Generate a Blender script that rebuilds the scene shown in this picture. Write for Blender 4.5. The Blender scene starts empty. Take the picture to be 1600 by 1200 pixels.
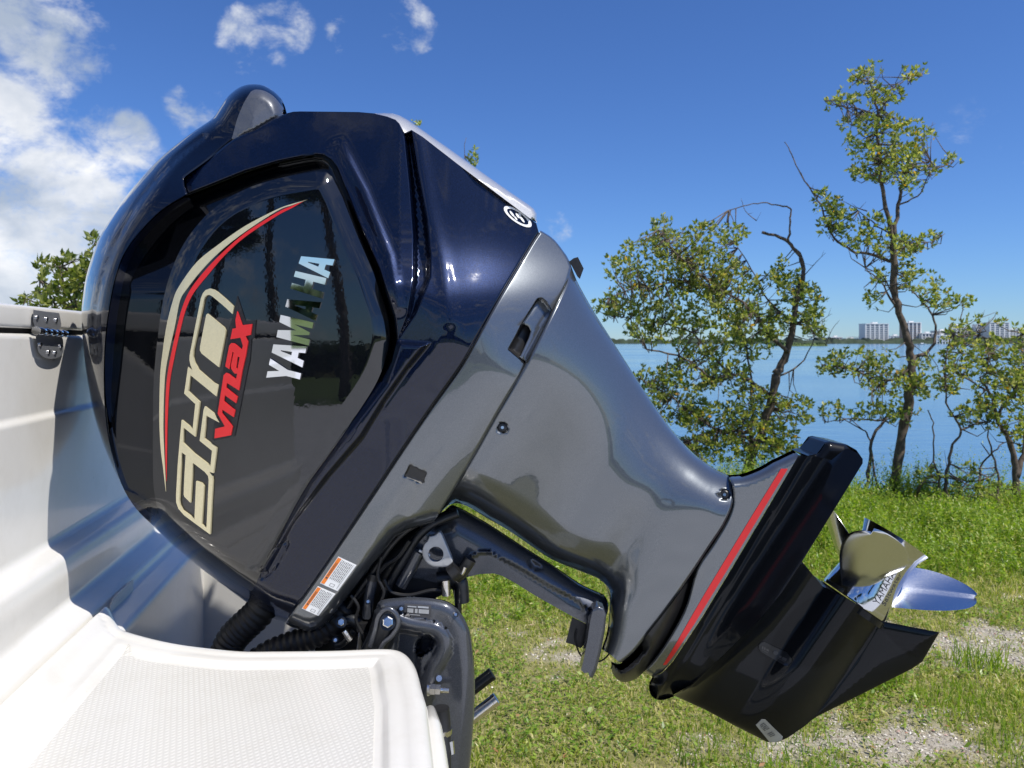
import bpy, math, random
import numpy as np
from mathutils import Vector, Matrix
from mathutils.geometry import delaunay_2d_cdt

random.seed(4); RNG = np.random.default_rng(7)
SC = bpy.context.scene
COL = SC.collection
R = math.radians

# ------------------------------------------------------------------ camera, sky, sun, exposure
F = 1202.0; EYE = 1.70; HZ = 535.0
cam_d = bpy.data.cameras.new("camera"); cam = bpy.data.objects.new("camera", cam_d); COL.objects.link(cam)
cam.location = (0, 0, EYE); cam.rotation_euler = (R(90), 0, 0)
cam_d.sensor_width = 34.6; cam_d.lens = 34.6 * F / 1600; cam_d.shift_y = (HZ - 600) / 1600
cam_d.clip_start = 0.05; cam_d.clip_end = 40000
cam_d.dof.use_dof = True; cam_d.dof.focus_distance = 1.38; cam_d.dof.aperture_fstop = 11.0
SC.camera = cam
TO_SUN = Vector((0.435, -0.295, 0.85)).normalized()
SUN_EL = math.asin(TO_SUN.z); SUN_AZ = math.atan2(TO_SUN.x, TO_SUN.y)
world = bpy.data.worlds.new("World"); SC.world = world; world.use_nodes = True
sun_d = bpy.data.lights.new("sun", 'SUN'); sun_d.energy = 4.6; sun_d.angle = R(0.53); sun_d.color = (1, 0.95, 0.87)
sun = bpy.data.objects.new("sun", sun_d); COL.objects.link(sun)
sun.rotation_euler = (-TO_SUN).to_track_quat('-Z', 'Y').to_euler()
SC.view_settings.view_transform = 'Standard'; SC.view_settings.look = 'None'
SC.view_settings.exposure = 0.27; SC.view_settings.gamma = 1.0
SC.cycles.use_denoising = True
SC.cycles.max_bounces = 8; SC.cycles.diffuse_bounces = 3; SC.cycles.glossy_bounces = 4
SC.cycles.caustics_reflective = False; SC.cycles.caustics_refractive = False

def raydir(px, py):
    v = Vector(((px - 800) / F, 1, (HZ - py) / F)); v.normalize(); return v

def build_world():
    nt = world.node_tree; N = nt.nodes; L = nt.links; N.clear()
    out = N.new('ShaderNodeOutputWorld'); mix = N.new('ShaderNodeMixShader')
    bg = N.new('ShaderNodeBackground'); bc = N.new('ShaderNodeBackground')
    sky = N.new('ShaderNodeTexSky'); sky.sky_type = 'NISHITA'; sky.sun_disc = False
    sky.sun_elevation = SUN_EL; sky.sun_rotation = SUN_AZ; sky.altitude = 0; sky.air_density = 1.0; sky.dust_density = 0.0; sky.ozone_density = 1.6
    tint = N.new('ShaderNodeMixRGB'); tint.blend_type = 'MULTIPLY'; tint.inputs[0].default_value = 1.0; tint.inputs[2].default_value = (.395, .615, 1.02, 1)
    L.new(sky.outputs[0], tint.inputs[1]); L.new(tint.outputs[0], bg.inputs['Color'])
    bg.inputs['Strength'].default_value = 0.105
    tc = N.new('ShaderNodeTexCoord')
    def math_(op, a, b=None, c=None):
        n = N.new('ShaderNodeMath'); n.operation = op
        for i, x in enumerate((a, b, c)):
            if x is None: continue
            if isinstance(x, (int, float)): n.inputs[i].default_value = x
            else: L.new(x, n.inputs[i])
        return n.outputs[0]
    D = tc.outputs['Generated']
    def noise(scale, detail, rough, off=(0, 0, 0), squash=1.0):
        mp = N.new('ShaderNodeMapping'); mp.inputs['Location'].default_value = off; mp.inputs['Scale'].default_value = (1, 1, squash)
        L.new(D, mp.inputs[0]); n = N.new('ShaderNodeTexNoise'); n.inputs['Scale'].default_value = scale
        n.inputs['Detail'].default_value = detail; n.inputs['Roughness'].default_value = rough; n.inputs['Distortion'].default_value = 0.25
        L.new(mp.outputs[0], n.inputs['Vector']); return n.outputs['Fac']
    # cloud banks: where they stand in the sky, as directions
    banks = [(5, 50, 140, .95), (75, 30, 60, .6), (0, 140, 90, .6), (40, 290, 120, .95), (10, 400, 170, 1.0), (120, 260, 110, .6), (110, 350, 120, .8), (200, 216, 46, .5), (185, 290, 90, .52),
             (395, 64, 62, .50), (445, 45, 48, .46), (632, 48, 58, .55), (545, 58, 40, .42), (312, 170, 55, .46), (865, 350, 40, .30), (1540, 235, 90, .14), (600, 34, 36, .40)]
    m = None
    for px, py, r, w in banks:
        c = raydir(px, py); dt = N.new('ShaderNodeVectorMath'); dt.operation = 'DOT_PRODUCT'
        nm = N.new('ShaderNodeVectorMath'); nm.operation = 'NORMALIZE'; L.new(D, nm.inputs[0])
        L.new(nm.outputs[0], dt.inputs[0]); dt.inputs[1].default_value = c
        ang = math.cos(math.atan(r / F * 1.0))
        v = N.new('ShaderNodeMapRange'); v.inputs['From Min'].default_value = ang; v.inputs['From Max'].default_value = 1.0 - (1 - ang) * .25
        v.inputs['To Min'].default_value = 0; v.inputs['To Max'].default_value = w; v.interpolation_type = 'SMOOTHSTEP'
        L.new(dt.outputs['Value'], v.inputs['Value'])
        m = v.outputs[0] if m is None else math_('MAXIMUM', m, v.outputs[0])
    # the sky behind the camera: scattered fair weather cumulus
    sep = N.new('ShaderNodeSeparateXYZ'); L.new(D, sep.inputs[0])
    back = N.new('ShaderNodeMapRange'); back.inputs['From Min'].default_value = 0.1; back.inputs['From Max'].default_value = -0.5
    back.inputs['To Min'].default_value = 0; back.inputs['To Max'].default_value = 0.42; L.new(sep.outputs['Y'], back.inputs['Value'])
    lf = N.new('ShaderNodeMapRange'); lf.inputs['From Min'].default_value = -0.55; lf.inputs['From Max'].default_value = -0.9
    lf.inputs['To Min'].default_value = 0; lf.inputs['To Max'].default_value = 0.7; L.new(sep.outputs['X'], lf.inputs['Value'])
    m = math_('MAXIMUM', m, math_('MAXIMUM', back.outputs[0], lf.outputs[0]))
    nz = math_('ADD', math_('MULTIPLY', noise(8.0, 9, 0.62, (1.3, .2, .7), 1.35), .55), math_('MULTIPLY', noise(19.0, 9, 0.64, (5.3, 2.2, .7), 1.5), .45))
    n2 = noise(3.2, 4, 0.5, (4.1, 2.2, .3))
    dens = math_('ADD', math_('MULTIPLY', m, 0.95), math_('MULTIPLY', math_('SUBTRACT', nz, 0.5), 3.7))
    dens = math_('ADD', dens, math_('MULTIPLY', math_('SUBTRACT', n2, .5), .35))
    dr = N.new('ShaderNodeMapRange'); dr.inputs['From Min'].default_value = 0.32; dr.inputs['From Max'].default_value = 1.05
    dr.interpolation_type = 'SMOOTHSTEP'; dr.inputs['To Max'].default_value = 0.93
    L.new(dens, dr.inputs['Value'])
    gate = N.new('ShaderNodeMapRange'); gate.inputs['From Min'].default_value = 0.02; gate.inputs['From Max'].default_value = 0.2; L.new(m, gate.inputs['Value'])
    fac = math_('MULTIPLY', dr.outputs[0], gate.outputs[0])
    n3 = noise(7.0, 7, 0.55, (7.7, 3.1, 1.9), 1.4)
    cr = N.new('ShaderNodeValToRGB'); cr.color_ramp.elements[0].position = 0.36; cr.color_ramp.elements[0].color = (.40, .47, .58, 1)
    cr.color_ramp.elements[1].position = 0.66; cr.color_ramp.elements[1].color = (.98, .98, .98, 1)
    L.new(n3, cr.inputs[0]); L.new(cr.outputs[0], bc.inputs['Color']); bc.inputs['Strength'].default_value = 0.92
    L.new(fac, mix.inputs[0]); L.new(bg.outputs[0], mix.inputs[1]); L.new(bc.outputs[0], mix.inputs[2]); L.new(mix.outputs[0], out.inputs[0])
build_world()

# ------------------------------------------------------------------ materials
def new_mat(name):
    m = bpy.data.materials.new(name); m.use_nodes = True
    return m, m.node_tree.nodes, m.node_tree.links, m.node_tree.nodes['Principled BSDF']

def setp(b, **k):
    names = dict(col='Base Color', rough='Roughness', metal='Metallic', ior='IOR', coat='Coat Weight', coat_rough='Coat Roughness', spec='Specular IOR Level', coat_ior='Coat IOR')
    for a, v in k.items():
        b.inputs[names[a]].default_value = (*v, 1) if isinstance(v, tuple) else v

def tnoise(N, L, scale, detail=4, coords='Object', rough=.5):
    tc = N.new('ShaderNodeTexCoord'); n = N.new('ShaderNodeTexNoise'); n.inputs['Scale'].default_value = scale
    n.inputs['Detail'].default_value = detail; n.inputs['Roughness'].default_value = rough
    L.new(tc.outputs[coords], n.inputs['Vector']); return n

def ramp(N, L, src, stops):
    r = N.new('ShaderNodeValToRGB'); e = r.color_ramp.elements
    while len(e) < len(stops): e.new(0.5)
    for i, (p, c) in enumerate(stops):
        e[i].position = p; e[i].color = (*c, 1)
    L.new(src, r.inputs[0]); return r.outputs[0]

def bump(N, L, b, src, strength, dist, inp='Normal'):
    bn = N.new('ShaderNodeBump'); bn.inputs['Strength'].default_value = strength; bn.inputs['Distance'].default_value = dist
    L.new(src, bn.inputs['Height']); L.new(bn.outputs[0], b.inputs[inp]); return bn

def simple(name, col, rough=.5, metal=0., nscale=40, namp=.12, bmp=0, **k):
    m, N, L, b = new_mat(name); setp(b, col=col, rough=rough, metal=metal, **k)
    n = tnoise(N, L, nscale, 5)
    c0 = tuple(max(0, c * (1 - namp)) for c in col); c1 = tuple(min(1, c * (1 + namp)) for c in col)
    L.new(ramp(N, L, n.outputs['Fac'], [(.3, c0), (.7, c1)]), b.inputs['Base Color'])
    if bmp: bump(N, L, b, tnoise(N, L, nscale * 6, 3).outputs['Fac'], bmp, .002)
    return m

def flake_paint(name, base, flake, metal, rough, coat_rough=.015, fscale=900, coat_ior=1.6):
    m, N, L, b = new_mat(name); setp(b, rough=rough, metal=metal, spec=.06, coat=1.0, coat_rough=coat_rough, coat_ior=coat_ior)
    n = tnoise(N, L, fscale, 2)
    L.new(ramp(N, L, n.outputs['Fac'], [(.35, base), (.72, flake)]), b.inputs['Base Color'])
    bump(N, L, b, tnoise(N, L, fscale * .8, 1).outputs['Fac'], .06, .0003)
    # a faint orange peel in the clear coat
    bump(N, L, b, tnoise(N, L, 95, 2).outputs['Fac'], .02, .0015, 'Coat Normal')
    d = tnoise(N, L, 14, 8, rough=.7)
    L.new(ramp(N, L, d.outputs['Fac'], [(.45, (coat_rough,) * 3), (.8, (coat_rough + .05,) * 3)]), b.inputs['Coat Roughness'])
    return m

M = {}
M['navy'] = flake_paint('navy_metallic_paint', (.0008, .0022, .009), (.0038, .0095, .036), .5, .36, coat_ior=1.5)
M['cover'] = flake_paint('dark_blue_cover_paint', (.0008, .0015, .0045), (.0025, .005, .018), .4, .36, coat_ior=1.55)
M['gloss'] = flake_paint('gloss_black_paint', (.0008, .0012, .0022), (.0014, .002, .004), .0, .4, .012, coat_ior=1.7)
M['blackpaint'] = flake_paint('black_gearcase_paint', (.0035, .0042, .006), (.005, .0065, .009), .0, .45, .06, coat_ior=1.36)
M['fin'] = flake_paint('fin_grey_paint', (.085, .09, .10), (.15, .155, .165), .5, .4, .05)
M['gloss2'] = flake_paint('recess_reflection_black', (.0006, .0008, .0014), (.001, .0014, .0024), .0, .4, .015, coat_ior=1.5)  # dark reflections in the recess, put into the base colour
M['silver'] = flake_paint('silver_grey_metallic_paint', (.098, .108, .118), (.145, .158, .172), .72, .34, .018, coat_ior=1.75)
M['silver_light'] = flake_paint('bright_silver_paint', (.42, .42, .42), (.62, .62, .62), .35, .42, .05)
M['blackpaint'].node_tree.nodes['Principled BSDF'].inputs['Coat Weight'].default_value = .6
M['cast'] = flake_paint('cast_bracket_paint', (.045, .050, .062), (.085, .092, .11), .45, .42, .09)
M['castdark'] = simple('dark_cast_metal', (.012, .014, .018), .33, .2, 60, .3)
M['black_plastic'] = simple('black_plastic', (.012, .012, .013), .42, 0, 60, .3, bmp=.1)
M['rubber'] = simple('black_rubber', (.010, .010, .011), .55, 0, 40, .3)
M['seam_dark'] = simple('dark_seam', (.02, .016, .014), .8)
M['chrome'] = simple('mirror_chrome', (.88, .89, .91), .03, 1.0, 30, .02)
M['steel'] = simple('stainless_steel', (.62, .60, .57), .2, 1.0, 120, .12)
M['hinge'] = simple('hinge_steel', (.42, .44, .48), .30, .65, 60, .05)
M['cream'] = simple('cream_decal', (.62, .56, .36), .28, .25, 300, .05)
M['red'] = simple('red_decal', (.62, .018, .02), .3, 0, 30, .05)
M['white_print'] = simple('white_label', (.76, .77, .77), .35, 0, 60, .03)
M['orange'] = simple('orange_label_band', (.75, .20, .02), .4)
M['ink'] = simple('dark_ink', (.05, .05, .055), .5)
M['grey_label'] = simple('grey_label', (.40, .41, .42), .35, .3)
M['grey_print'] = simple('dim_grey_print', (.05, .055, .06), .35)

def m_prop():
    m, N, L, b = new_mat('polished_propeller_steel'); setp(b, col=(.58, .60, .63), rough=.08, metal=1.)
    n = tnoise(N, L, 60, 8, rough=.75)
    L.new(ramp(N, L, n.outputs['Fac'], [(.4, (.05,) * 3), (.75, (.20,) * 3)]), b.inputs['Roughness'])
    bump(N, L, b, tnoise(N, L, 22, 3).outputs['Fac'], .05, .01); return m
M['prop'] = m_prop()
def m_blade():
    m, N, L, b = new_mat('worn_blade_steel'); setp(b, col=(.62, .64, .68), rough=.2, metal=1.)
    n = tnoise(N, L, 400, 4, rough=.8); L.new(ramp(N, L, n.outputs['Fac'], [(.35, (.17,) * 3), (.75, (.25,) * 3)]), b.inputs['Roughness']); return m
M['blade'] = m_blade()

def m_gel(name, nonskid=False):
    m, N, L, b = new_mat(name); setp(b, col=(.70, .70, .67), rough=.2, coat=.35, coat_rough=.08)
    n = tnoise(N, L, 3.5, 8, rough=.65)
    L.new(ramp(N, L, n.outputs['Fac'], [(.3, (.635, .625, .595)), (.7, (.69, .68, .65))]), b.inputs['Base Color'])
    dn = tnoise(N, L, 11, 9, rough=.72); dirt = ramp(N, L, dn.outputs['Fac'], [(.34, (.86, .84, .80)), (.50, (1, 1, 1))])
    fine = tnoise(N, L, 130, 3, rough=.6); spk = ramp(N, L, fine.outputs['Fac'], [(.24, (.72, .69, .64)), (.30, (1, 1, 1))])
    def grime(src):
        a = N.new('ShaderNodeMixRGB'); a.blend_type = 'MULTIPLY'; a.inputs[0].default_value = .28; L.new(src, a.inputs[1]); L.new(dirt, a.inputs[2])
        c = N.new('ShaderNodeMixRGB'); c.blend_type = 'MULTIPLY'; c.inputs[0].default_value = .45; L.new(a.outputs[0], c.inputs[1]); L.new(spk, c.inputs[2]); L.new(c.outputs[0], b.inputs['Base Color'])
    grime(b.inputs['Base Color'].links[0].from_socket)
    sp = tnoise(N, L, 160, 2)
    L.new(ramp(N, L, sp.outputs['Fac'], [(.3, (.20,) * 3), (.75, (.24,) * 3)]), b.inputs['Roughness'])
    if nonskid:
        b.inputs['Coat Weight'].default_value = .15; 
        tc = N.new('ShaderNodeTexCoord'); mp = N.new('ShaderNodeMapping'); mp.inputs['Rotation'].default_value = (0, 0, R(12)); L.new(tc.outputs['Object'], mp.inputs[0])
        hs = []
        for rot in (R(35), R(-35)):
            m2 = N.new('ShaderNodeMapping'); m2.inputs['Rotation'].default_value = (0, 0, rot); L.new(mp.outputs[0], m2.inputs[0])
            w = N.new('ShaderNodeTexWave'); w.inputs['Scale'].default_value = 42; w.bands_direction = 'X'; w.inputs['Distortion'].default_value = .2
            L.new(m2.outputs[0], w.inputs['Vector']); hs.append(w.outputs['Fac'])
        mx = N.new('ShaderNodeMath'); mx.operation = 'MULTIPLY'; L.new(hs[0], mx.inputs[0]); L.new(hs[1], mx.inputs[1])
        bump(N, L, b, mx.outputs[0], .30, .0018)
        # darker in the hollows of the relief, then grime over it
        r = ramp(N, L, mx.outputs[0], [(.0, (.56, .55, .52)), (.35, (.62, .612, .58))]); grime(r)
    else:
        bump(N, L, b, tnoise(N, L, 9, 2).outputs['Fac'], .035, .02)
    return m
M['gel'] = m_gel('white_gelcoat'); M['nonskid'] = m_gel('white_nonskid_gelcoat', True)

def m_leaf(name, stops, trans=.35):
    m, N, L, b = new_mat(name); g = N.new('ShaderNodeNewGeometry')
    c = ramp(N, L, g.outputs['Random Per Island'], stops)
    L.new(c, b.inputs['Base Color']); setp(b, rough=.38, spec=.45)
    t = N.new('ShaderNodeBsdfTranslucent'); hs = N.new('ShaderNodeHueSaturation'); hs.inputs['Value'].default_value = 1.5; hs.inputs['Saturation'].default_value = 1.1
    L.new(c, hs.inputs['Color']); L.new(hs.outputs[0], t.inputs[0])
    mx = N.new('ShaderNodeMixShader'); mx.inputs[0].default_value = trans
    L.new(b.outputs[0], mx.inputs[1]); L.new(t.outputs[0], mx.inputs[2]); L.new(mx.outputs[0], N['Material Output'].inputs[0]); return m
M['leaf'] = m_leaf('mangrove_leaf', [(0, (.09, .14, .025)), (.4, (.21, .26, .05)), (.75, (.37, .40, .10)), (.97, (.46, .44, .13)), (1., (.6, .32, .04))], .5)
M['leaf_dark'] = m_leaf('shrub_leaf', [(0, (.07, .11, .02)), (.6, (.16, .20, .035)), (1., (.38, .39, .11))], .5)
M['grass'] = m_leaf('lawn_grass', [(0, (.14, .22, .025)), (.32, (.28, .36, .05)), (.56, (.44, .47, .10)), (.76, (.60, .55, .22)), (1., (.72, .64, .38))], .45)
M['weed'] = m_leaf('weed_leaf', [(0, (.12, .22, .022)), (.5, (.24, .36, .04)), (.85, (.36, .44, .075)), (1., (.52, .48, .17))], .5)
M['clover'] = m_leaf('ground_cover_leaf', [(0, (.10, .19, .02)), (.5, (.20, .32, .035)), (.85, (.33, .43, .07)), (1., (.48, .48, .15))], .45)
M['bark'] = simple('grey_brown_bark', (.11, .085, .065), .85, 0, 25, .5, bmp=.5)
M['palm_leaf'] = m_leaf('palm_frond_leaf', [(0, (.03, .06, .015)), (1., (.08, .11, .03))], .2)

def m_ground():
    m, N, L, b = new_mat('lawn_soil'); setp(b, rough=.95, spec=.1)
    a = N.new('ShaderNodeAttribute'); a.attribute_name = 'bare'
    n = tnoise(N, L, 22, 8, rough=.7)
    soil = ramp(N, L, n.outputs['Fac'], [(.3, (.12, .13, .04)), (.5, (.26, .245, .10)), (.72, (.46, .41, .23))])
    n2 = tnoise(N, L, 60, 8, rough=.75)
    sand = ramp(N, L, n2.outputs['Fac'], [(.3, (.30, .26, .20)), (.55, (.50, .455, .375)), (.8, (.62, .58, .51))])
    mx = N.new('ShaderNodeMixRGB'); L.new(a.outputs['Fac'], mx.inputs[0]); L.new(soil, mx.inputs[1]); L.new(sand, mx.inputs[2])
    L.new(mx.outputs[0], b.inputs['Base Color']); bump(N, L, b, n2.outputs['Fac'], .7, .03); return m
M['ground'] = m_ground()
M['stone'] = m_leaf('shell_and_stone_chips', [(0, (.24, .20, .15)), (.5, (.43, .39, .32)), (.94, (.60, .56, .49)), (1., (.45, .16, .10))], 0.)
M['deadleaf'] = m_leaf('fallen_leaf', [(0, (.30, .12, .05)), (.5, (.36, .20, .10)), (1., (.42, .33, .2))], .1)
M['pave'] = simple('pale_concrete', (.58, .585, .59), .8, 0, 3, .12, bmp=.2)

M['verge'] = simple('mown_verge', (.07, .11, .02), .9, 0, 1.5, .35)
def m_water():
    m, N, L, b = new_mat('bay_water'); setp(b, col=(.095, .20, .30), rough=.12, ior=1.33)
    tc = N.new('ShaderNodeTexCoord'); mp = N.new('ShaderNodeMapping'); mp.inputs['Scale'].default_value = (.35, 1.3, 1)
    L.new(tc.outputs['Object'], mp.inputs[0])
    n = N.new('ShaderNodeTexNoise'); n.inputs['Scale'].default_value = 1.6; n.inputs['Detail'].default_value = 5; n.inputs['Roughness'].default_value = .6
    L.new(mp.outputs[0], n.inputs['Vector'])
    n2 = N.new('ShaderNodeTexNoise'); n2.inputs['Scale'].default_value = .05; n2.inputs['Detail'].default_value = 4; L.new(mp.outputs[0], n2.inputs['Vector'])
    L.new(ramp(N, L, n2.outputs['Fac'], [(.35, (.06,) * 3), (.65, (.16,) * 3)]), b.inputs['Roughness'])
    bump(N, L, b, n.outputs['Fac'], .30, .07); return m
M['water'] = m_water()
def m_facade(name, col):
    return simple(name, col, .7, 0, .02, .06)
M['tower_white'] = m_facade('white_render', (.74, .74, .73)); M['tower_cream'] = m_facade('cream_render', (.60, .56, .50))
M['tower_brown'] = m_facade('brown_render', (.32, .25, .21)); M['tower_glass'] = simple('dark_window_band', (.17, .20, .24), .25, 0, .05, .15)
M['far_green'] = simple('far_tree_green', (.045, .065, .035), .9, 0, .06, .4)
M['islet_green'] = simple('islet_green', (.075, .115, .03), .9, 0, .2, .4)
M['boat_white'] = simple('white_boat_paint', (.8, .8, .8), .3)

# ------------------------------------------------------------------ object helpers
def tag(o, label=None, cat=None, group=None, kind=None):
    if label: o['label'] = label
    if cat: o['category'] = cat
    if group: o['group'] = group
    if kind: o['kind'] = kind
    return o
def thing(name, label, cat, loc=(0, 0, 0), group=None):
    o = bpy.data.objects.new(name, None); COL.objects.link(o); o.location = loc; o.empty_display_size = .1
    return tag(o, label, cat, group)
def root_loc(o):
    while o.parent: o = o.parent
    return np.array(o.location)
def link(name, verts, faces, mat, parent=None, smooth=False, normals=None, loc=None, sharp=None):
    verts = np.asarray(verts, dtype=float).reshape(-1, 3)
    off = root_loc(parent) if parent is not None else (np.array(loc) if loc is not None else np.zeros(3))
    me = bpy.data.meshes.new(name); me.from_pydata((verts - off).tolist(), [], [list(map(int, f)) for f in faces]); me.update()
    me.materials.append(mat)
    if smooth: me.polygons.foreach_set('use_smooth', [True] * len(me.polygons))
    if sharp is not None: me.set_sharp_from_angle(angle=R(sharp))
    if normals is not None: me.normals_split_custom_set_from_vertices(np.asarray(normals).tolist())
    o = bpy.data.objects.new(name, me); COL.objects.link(o)
    if parent is not None: o.parent = parent
    elif loc is not None: o.location = loc
    return o
def fast_mesh(name, verts, tris, mat, parent=None, smooth=False):
    verts = np.asarray(verts, np.float32); tris = np.asarray(tris, np.int32)
    if parent is not None: verts = verts - root_loc(parent).astype(np.float32)
    me = bpy.data.meshes.new(name); nv = len(verts); nf, k = tris.shape
    me.vertices.add(nv); me.vertices.foreach_set('co', verts.ravel())
    me.loops.add(nf * k); me.loops.foreach_set('vertex_index', tris.ravel())
    me.polygons.add(nf); me.polygons.foreach_set('loop_start', np.arange(0, nf * k, k, dtype=np.int32))
    me.polygons.foreach_set('use_smooth', np.full(nf, smooth)); me.update(calc_edges=True); me.validate()
    me.materials.append(mat)
    o = bpy.data.objects.new(name, me); COL.objects.link(o)
    if parent is not None: o.parent = parent
    return o
class MB:
    def __init__(s): s.v = []; s.f = []
    def add(s, v, f):
        n = len(s.v); s.v += [tuple(p) for p in v]; s.f += [[i + n for i in q] for q in f]
    def box(s, lo, hi):
        x0, y0, z0 = lo; x1, y1, z1 = hi
        s.add([(x0, y0, z0), (x1, y0, z0), (x1, y1, z0), (x0, y1, z0), (x0, y0, z1), (x1, y0, z1), (x1, y1, z1), (x0, y1, z1)],
              [(0, 3, 2, 1), (4, 5, 6, 7), (0, 1, 5, 4), (1, 2, 6, 5), (2, 3, 7, 6), (3, 0, 4, 7)])
    def tube(s, pts, rad, seg=10, cap=True):
        pts = [Vector(p) for p in pts]; n = len(pts)
        if not hasattr(rad, '__len__'): rad = [rad] * n
        up = None; vs = []; fs = []
        for i, p in enumerate(pts):
            t = (pts[min(i + 1, n - 1)] - pts[max(i - 1, 0)])
            if t.length < 1e-9: t = Vector((0, 0, 1))
            t.normalize()
            if up is None:
                up = Vector((0, 0, 1)) if abs(t.z) < .9 else Vector((1, 0, 0))
            a = up - t * up.dot(t); a.normalize(); b = t.cross(a); up = a
            for k in range(seg):
                w = 2 * math.pi * k / seg; vs.append(p + (a * math.cos(w) + b * math.sin(w)) * rad[i])
        for i in range(n - 1):
            for k in range(seg):
                k2 = (k + 1) % seg; fs.append((i * seg + k, i * seg + k2, (i + 1) * seg + k2, (i + 1) * seg + k))
        if cap: fs.append(tuple(range(seg - 1, -1, -1))); fs.append(tuple((n - 1) * seg + k for k in range(seg)))
        s.add(vs, fs)
    def build(s, name, mat, parent=None, smooth=False, sharp=None, loc=None):
        return link(name, s.v, s.f, mat, parent, smooth, None, loc, sharp)

def W(px, py, Y): return np.array(((px - 800) / F * Y, Y, EYE + (HZ - py) / F * Y))

# ------------------------------------------------------------------ 2D tools
def A(p): return np.asarray(p, float)
def seg_dist(P, poly, closed=False):
    Q = A(poly); a = Q[:-1]; b = Q[1:]
    if closed: a = Q; b = np.roll(Q, -1, 0)
    best = np.full(len(P), 1e9)
    for s, e in zip(a, b):
        d = e - s; l2 = d @ d
        if l2 < 1e-12: continue
        t = np.clip(((P - s) @ d) / l2, 0, 1); q = P - s - t[:, None] * d
        best = np.minimum(best, q[:, 0] ** 2 + q[:, 1] ** 2)
    return np.sqrt(best)
def inside(P, poly):
    Q = A(poly); x, y = P[:, 0], P[:, 1]; r = np.zeros(len(P), bool); j = len(Q) - 1
    for i in range(len(Q)):
        xi, yi = Q[i]; xj, yj = Q[j]
        if yi != yj:
            c = ((yi > y) != (yj > y)) & (x < (xj - xi) * (y - yi) / (yj - yi) + xi); r ^= c
        j = i
    return r
def sd(P, poly):
    d = seg_dist(P, poly, True); return np.where(inside(P, poly), d, -d)
def ss(x, a, b):
    t = np.clip((x - a) / (b - a), 0, 1); return t * t * (3 - 2 * t)
def prof(u):
    u = np.clip(u, 0, 1); return np.sqrt(np.maximum(0, 1 - (1 - u) ** 2))
def smin(a, b, k): 
    h = np.clip(.5 + .5 * (b - a) / k, 0, 1); return b * (1 - h) + a * h - k * h * (1 - h)
def smax(a, b, k): return -smin(-a, -b, k)
def crv(pts, n=6):
    P = A(pts); out = []
    for i in range(len(P) - 1):
        p0 = P[max(i - 1, 0)]; p1 = P[i]; p2 = P[i + 1]; p3 = P[min(i + 2, len(P) - 1)]
        for t in np.arange(n) / n:
            out.append(.5 * (2 * p1 + (p2 - p0) * t + (2 * p0 - 5 * p1 + 4 * p2 - p3) * t * t + (3 * p1 - p0 - 3 * p2 + p3) * t ** 3))
    out.append(P[-1]); return [tuple(p) for p in out]
def cclosed(pts, n=5):
    P = [tuple(p) for p in pts]; q = crv([P[-1]] + P + [P[0], P[1]], n); return q[n:-n - 1] 
def resample(loop, step):
    Q = A(loop); out = []
    for i in range(len(Q)):
        a, b = Q[i], Q[(i + 1) % len(Q)]; L = np.linalg.norm(b - a)
        if L < 1e-6: continue
        k = max(1, int(math.ceil(L / step)))
        for t in range(k): out.append(a + (b - a) * t / k)
    return A(out)
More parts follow.
